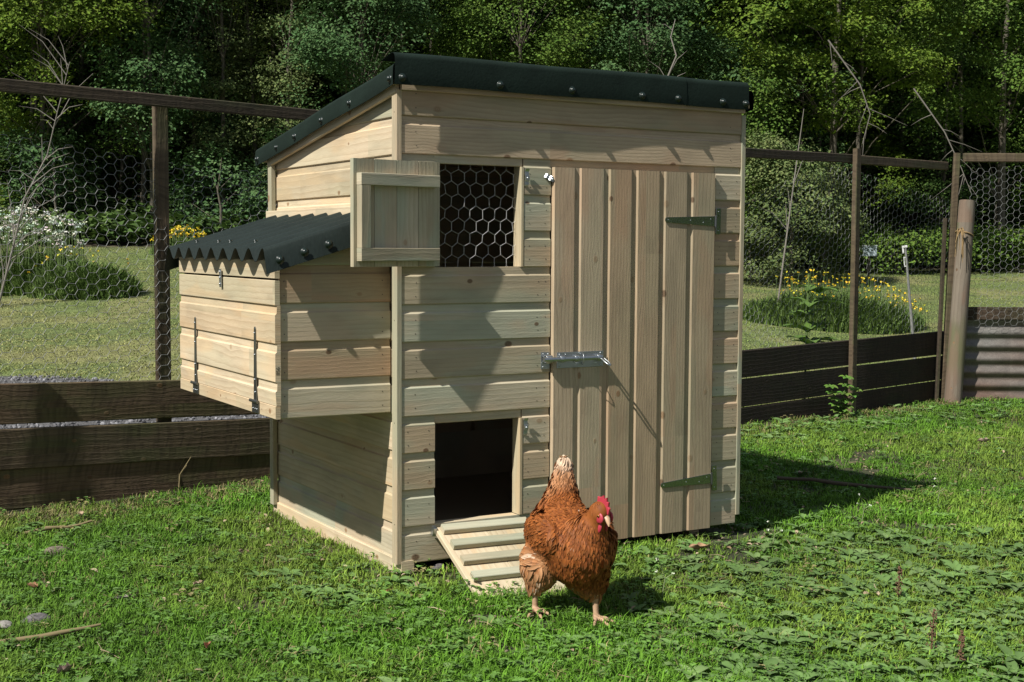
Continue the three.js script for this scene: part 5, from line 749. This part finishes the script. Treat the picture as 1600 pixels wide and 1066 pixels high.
// ------------------------------------------------------------------ litter, stones, sticks, dry stems
{
  const r = rngOf(512), put = (l, u, name, geo, mat, label, cat, group, y = 0.0) => { const [x, z] = toXZ(l, u), m = single(name, geo, mat, label, cat, group); m.position.set(x, ground(x, z) + y, z); m.rotation.y = r() * 6.28; return m; };
  const stone = (s, sd) => { const g = new THREE.IcosahedronGeometry(s, 3), p = g.attributes.position; for (let i = 0; i < p.count; i++) { const v = V(p.getX(i), p.getY(i), p.getZ(i)), k = 0.8 + 0.4 * fbm(v.x / s * 1.3 + 9, v.y / s * 1.3 + v.z / s, sd, 3); p.setXYZ(i, v.x * k * 1.2, v.y * k * 0.62, v.z * k); } g.computeVertexNormals(); return g; };
  const stoneT = dataTex(128, 128, (x, y) => { const a = 0.55 + 0.5 * fbm(x / 14, y / 14, 71, 4) + 0.15 * (noise2(x / 2, y / 2, 72) - 0.5); return [a, a * 0.98, a * 0.95]; }), GREY = std(0.24, 0.205, 0.165, 0.95, 0, { map: stoneT }), MOSS = std(0.17, 0.17, 0.09, 0.95, 0, { map: stoneT }), SLATE = std(0.19, 0.18, 0.19, 0.9, 0, { map: stoneT });
  put(-1.86, 5.55, 'stone', stone(0.05, 3), MOSS, 'mossy rounded stone at the foot of the left fence', 'stone', undefined, 0.02);
  put(-1.58, 4.62, 'stone', stone(0.04, 4), GREY, 'half buried tan stone in the grass left of the coop', 'stone', undefined, -0.002);
  put(-1.33, 3.72, 'stone', stone(0.036, 5), SLATE, 'grey slate chunk near the left bottom corner', 'stone', undefined, 0.003);
  put(-1.40, 3.66, 'stone', stone(0.022, 6), std(0.36, 0.35, 0.33, 0.9, 0, { map: stoneT }), 'small whitish stone beside the grey slate chunk', 'stone', undefined, 0.01);
  put(-0.235, 4.36, 'stone', stone(0.02, 7), SLATE, 'little grey stone just under the front edge of the coop', 'stone', undefined, 0.012);
  put(0.92, 4.05, 'stone', stone(0.022, 8), GREY, 'pebble in the weeds right of the hen', 'stone', undefined, 0.008);
  const curl = (L, w, col) => { const P = [], C = [], I = [], n = 7, ph = r() * 6, cu = 0.25 + 0.5 * r(); for (let i = 0; i <= n; i++) for (let j = 0; j <= n; j++) { const a = (i / n) * 2 - 1, v = ((j / n) * 2 - 1), half = Math.pow(Math.max(0, 1 - Math.abs(a) ** 2.2), 0.6) * (0.8 + 0.25 * Math.sin(a * 7 + ph)), z = v * half * w / 2; P.push(a * L / 2, 0.008 + cu * w * v * v * half + 0.12 * L * a * a + 0.07 * w * Math.sin(a * 5 + v * 4 + ph), z * (1 - 0.35 * cu * v * v)); const t = 0.7 + 0.5 * noise2(i * 0.9 + ph, j * 0.9, 3); C.push(col[0] * t, col[1] * t, col[2] * t); } for (let i = 0; i < n; i++) for (let j = 0; j < n; j++) { const a = i * (n + 1) + j; I.push(a, a + 1, a + n + 1, a + 1, a + n + 2, a + n + 1); } const g = new THREE.BufferGeometry(); g.setAttribute('position', new THREE.Float32BufferAttribute(P, 3)); g.setAttribute('color', new THREE.Float32BufferAttribute(C, 3)); g.setIndex(I); g.computeVertexNormals(); return g; };
  const LM = new THREE.MeshStandardMaterial({ vertexColors: true, roughness: 0.8, side: THREE.DoubleSide });
  for (const [l, u, L, c, lab] of [[-1.68, 5.2, 0.045, [0.36, 0.26, 0.17], 'curled pale dead leaf by the mossy stone'], [-0.97, 4.12, 0.045, [0.40, 0.30, 0.21], 'curled pale dead leaf lying mid lawn left of the ramp'], [-1.10, 3.26, 0.055, [0.28, 0.20, 0.155], 'large brown dead leaf at the bottom left edge'], [-1.47, 4.08, 0.045, [0.24, 0.12, 0.06], 'reddish dead leaf lying left of the curled pale one'], [-0.79, 3.45, 0.04, [0.30, 0.14, 0.075], 'orange brown dead leaf near the bottom, left of centre'], [-1.16, 3.95, 0.045, [0.27, 0.225, 0.205], 'greyish dead leaf between the slate and the curled leaf'], [0.66, 4.62, 0.085, [0.33, 0.20, 0.11], 'tan bark strip lying below the plank door'], [0.24, 3.98, 0.04, [0.30, 0.14, 0.09], 'small rusty leaf under the hen shadow edge'], [-0.37, 4.02, 0.035, [0.30, 0.15, 0.07], 'rusty leaf in the little hollow before the coop corner'], [1.36, 6.25, 0.05, [0.34, 0.25, 0.18], 'pale leaf on the grass behind the coop shadow'], [2.55, 7.2, 0.07, [0.34, 0.26, 0.19], 'pale leaf near the foot of the right fence']]) put(l, u, 'dead_leaf', curl(L, L * 0.62, c), LM, lab, 'leaf', undefined, 0.012);
  const TW = std(0.20, 0.155, 0.075, 0.9), TWD = std(0.10, 0.075, 0.05, 0.95);
  const stick = (pts, rad, mat, label, name = 'stick') => { const g = pts.map(([l, u, h, k]) => { const [x, z] = toXZ(l, u); return [x, ground(x, z) + h, z, rad * (k ?? 1)]; }); return single(name, tube(g.flatMap((p, i) => i ? [[...[0, 1, 2].map((m) => (p[m] + g[i - 1][m]) / 2 + 0.006 * (r() - 0.5)), (p[3] + g[i - 1][3]) / 2 * (0.85 + 0.4 * r())], p] : [p]).map(([x, y, z, q]) => [x, y - 0.012, z, q]), 6), mat, label, 'stick'); };
  stick([[-1.80, 4.90, 0.02], [-1.72, 4.93, 0.035, 1.3], [-1.66, 4.97, 0.03, 0.9], [-1.58, 5.02, 0.045, 0.6]], 0.007, TW, 'greenish broken stick lying near the left fence');
  stick([[-1.42, 3.50, 0.02], [-1.30, 3.52, 0.03, 1.2], [-1.21, 3.56, 0.035, 1.2], [-1.12, 3.62, 0.04, 0.6]], 0.006, TW, 'long greenish stick in the bottom left corner');
  stick([[1.2, 6.0, 0.05], [1.35, 5.96, 0.055], [1.52, 5.88, 0.045], [1.75, 5.78, 0.03, 0.7]], 0.009, TWD, 'thin dark branch lying in the shadow behind the coop');
  for (const [l, u, n, h, lab] of [[-1.75, 5.62, 5, 0.26, 'tuft of dry bare stems at the left fence, tallest one'], [-1.98, 5.5, 4, 0.17, 'short dry bare stems left of the mossy stone'], [-1.42, 5.78, 2, 0.20, 'single slanting dry stem near the back corner of the coop']]) { const gs = []; const [x, z] = toXZ(l, u), y = ground(x, z); for (let k = 0; k < n; k++) { const a = (r() - 0.5) * 0.35, b = (r() - 0.5) * 0.15, q = (r() - 0.5) * 0.3, H2 = h * (0.5 + 0.6 * r()); gs.push(tube([[x + a * 0.3, y - 0.02, z + b * 0.3, 0.004], [x + a * 0.5 + q * 0.2, y + H2 * 0.5, z + b * 0.5, 0.0034], [x + a * 0.6 + q * 0.6, y + H2, z + b, 0.002]], 4)); gs.push(tube([[x + a * 0.5 + q * 0.2, y + H2 * 0.5, z + b * 0.5, 0.003], [x + a * 0.5 + q * 0.2 + 0.03, y + H2 * 0.75, z + b * 0.5, 0.0015]], 4)); } single('dry_stems', mergeG(gs), TW, lab, 'dry stems'); }
  // dock seed stalks and small white flowers
  const DK = std(0.13, 0.07, 0.038, 0.95);
  for (const [l, u, h, lab] of [[1.10, 3.45, 0.13, 'rusty brown dock seed stalk in the lower right corner'], [1.145, 3.36, 0.10, 'short dock seed stalk right beside the tall one'], [1.17, 4.0, 0.11, 'rusty dock seed stalk among weeds further back right']]) { const [x, z] = toXZ(l, u), y = ground(x, z), gs = [tube([[0, 0, 0, 0.003], [0.01, h, 0, 0.0015]], 4)]; for (let k = 0; k < 70; k++) { const t = 0.25 + 0.75 * r(), a = r() * 6.28, q = 0.004 + 0.012 * r() * (1.15 - t); gs.push(tr(new THREE.OctahedronGeometry(0.0032), 0.01 * t + q * Math.cos(a), h * t, q * Math.sin(a))); } const m = single('dock_stalk', mergeG(gs.map((g) => { g = g.index ? g.toNonIndexed() : g; g.computeVertexNormals(); return g; })), DK, lab, 'plant'); m.position.set(x, y, z); }
  for (const [l, u, h, lab] of [[0.46, 4.02, 0.13, 'wispy white flowered stem beside the hen at the door foot'], [0.93, 4.72, 0.10, 'small wispy white flower stem at the right coop corner'], [1.36, 5.15, 0.12, 'small white flower stem at the edge of the coop shadow'], [1.78, 5.55, 0.11, 'lone white flower stem standing in the coop shadow tip']]) { const [x, z] = toXZ(l, u), y = ground(x, z), t = thing('wild_flower', lab, 'flower', [x, y, z]); part('stem', mergeG([tube([[0, 0, 0, 0.0022], [0.012, h * 0.5, 0, 0.0018], [-0.004, h * 0.85, 0, 0.0016], [-0.022, h, 0.005, 0.0013]], 4), tube([[0.012, h * 0.5, 0, 0.0014], [0.035, h * 0.62, 0.01, 0.001]], 3), tube([[0.008, h * 0.6, 0, 0.0014], [-0.02, h * 0.7, 0, 0.001]], 3)]), std(0.22, 0.27, 0.12, 0.8), t); part('petals', blossoms([[V(-0.022, h, 0.005), [0.6, 0.6, 0.5]], [V(0.035, h * 0.62, 0.01), [0.5, 0.55, 0.4]], [V(-0.02, h * 0.7, 0), [0.5, 0.55, 0.4]]], 0.0065, r, true), PETAL, t); }
}
renderer.render(scene, camera);
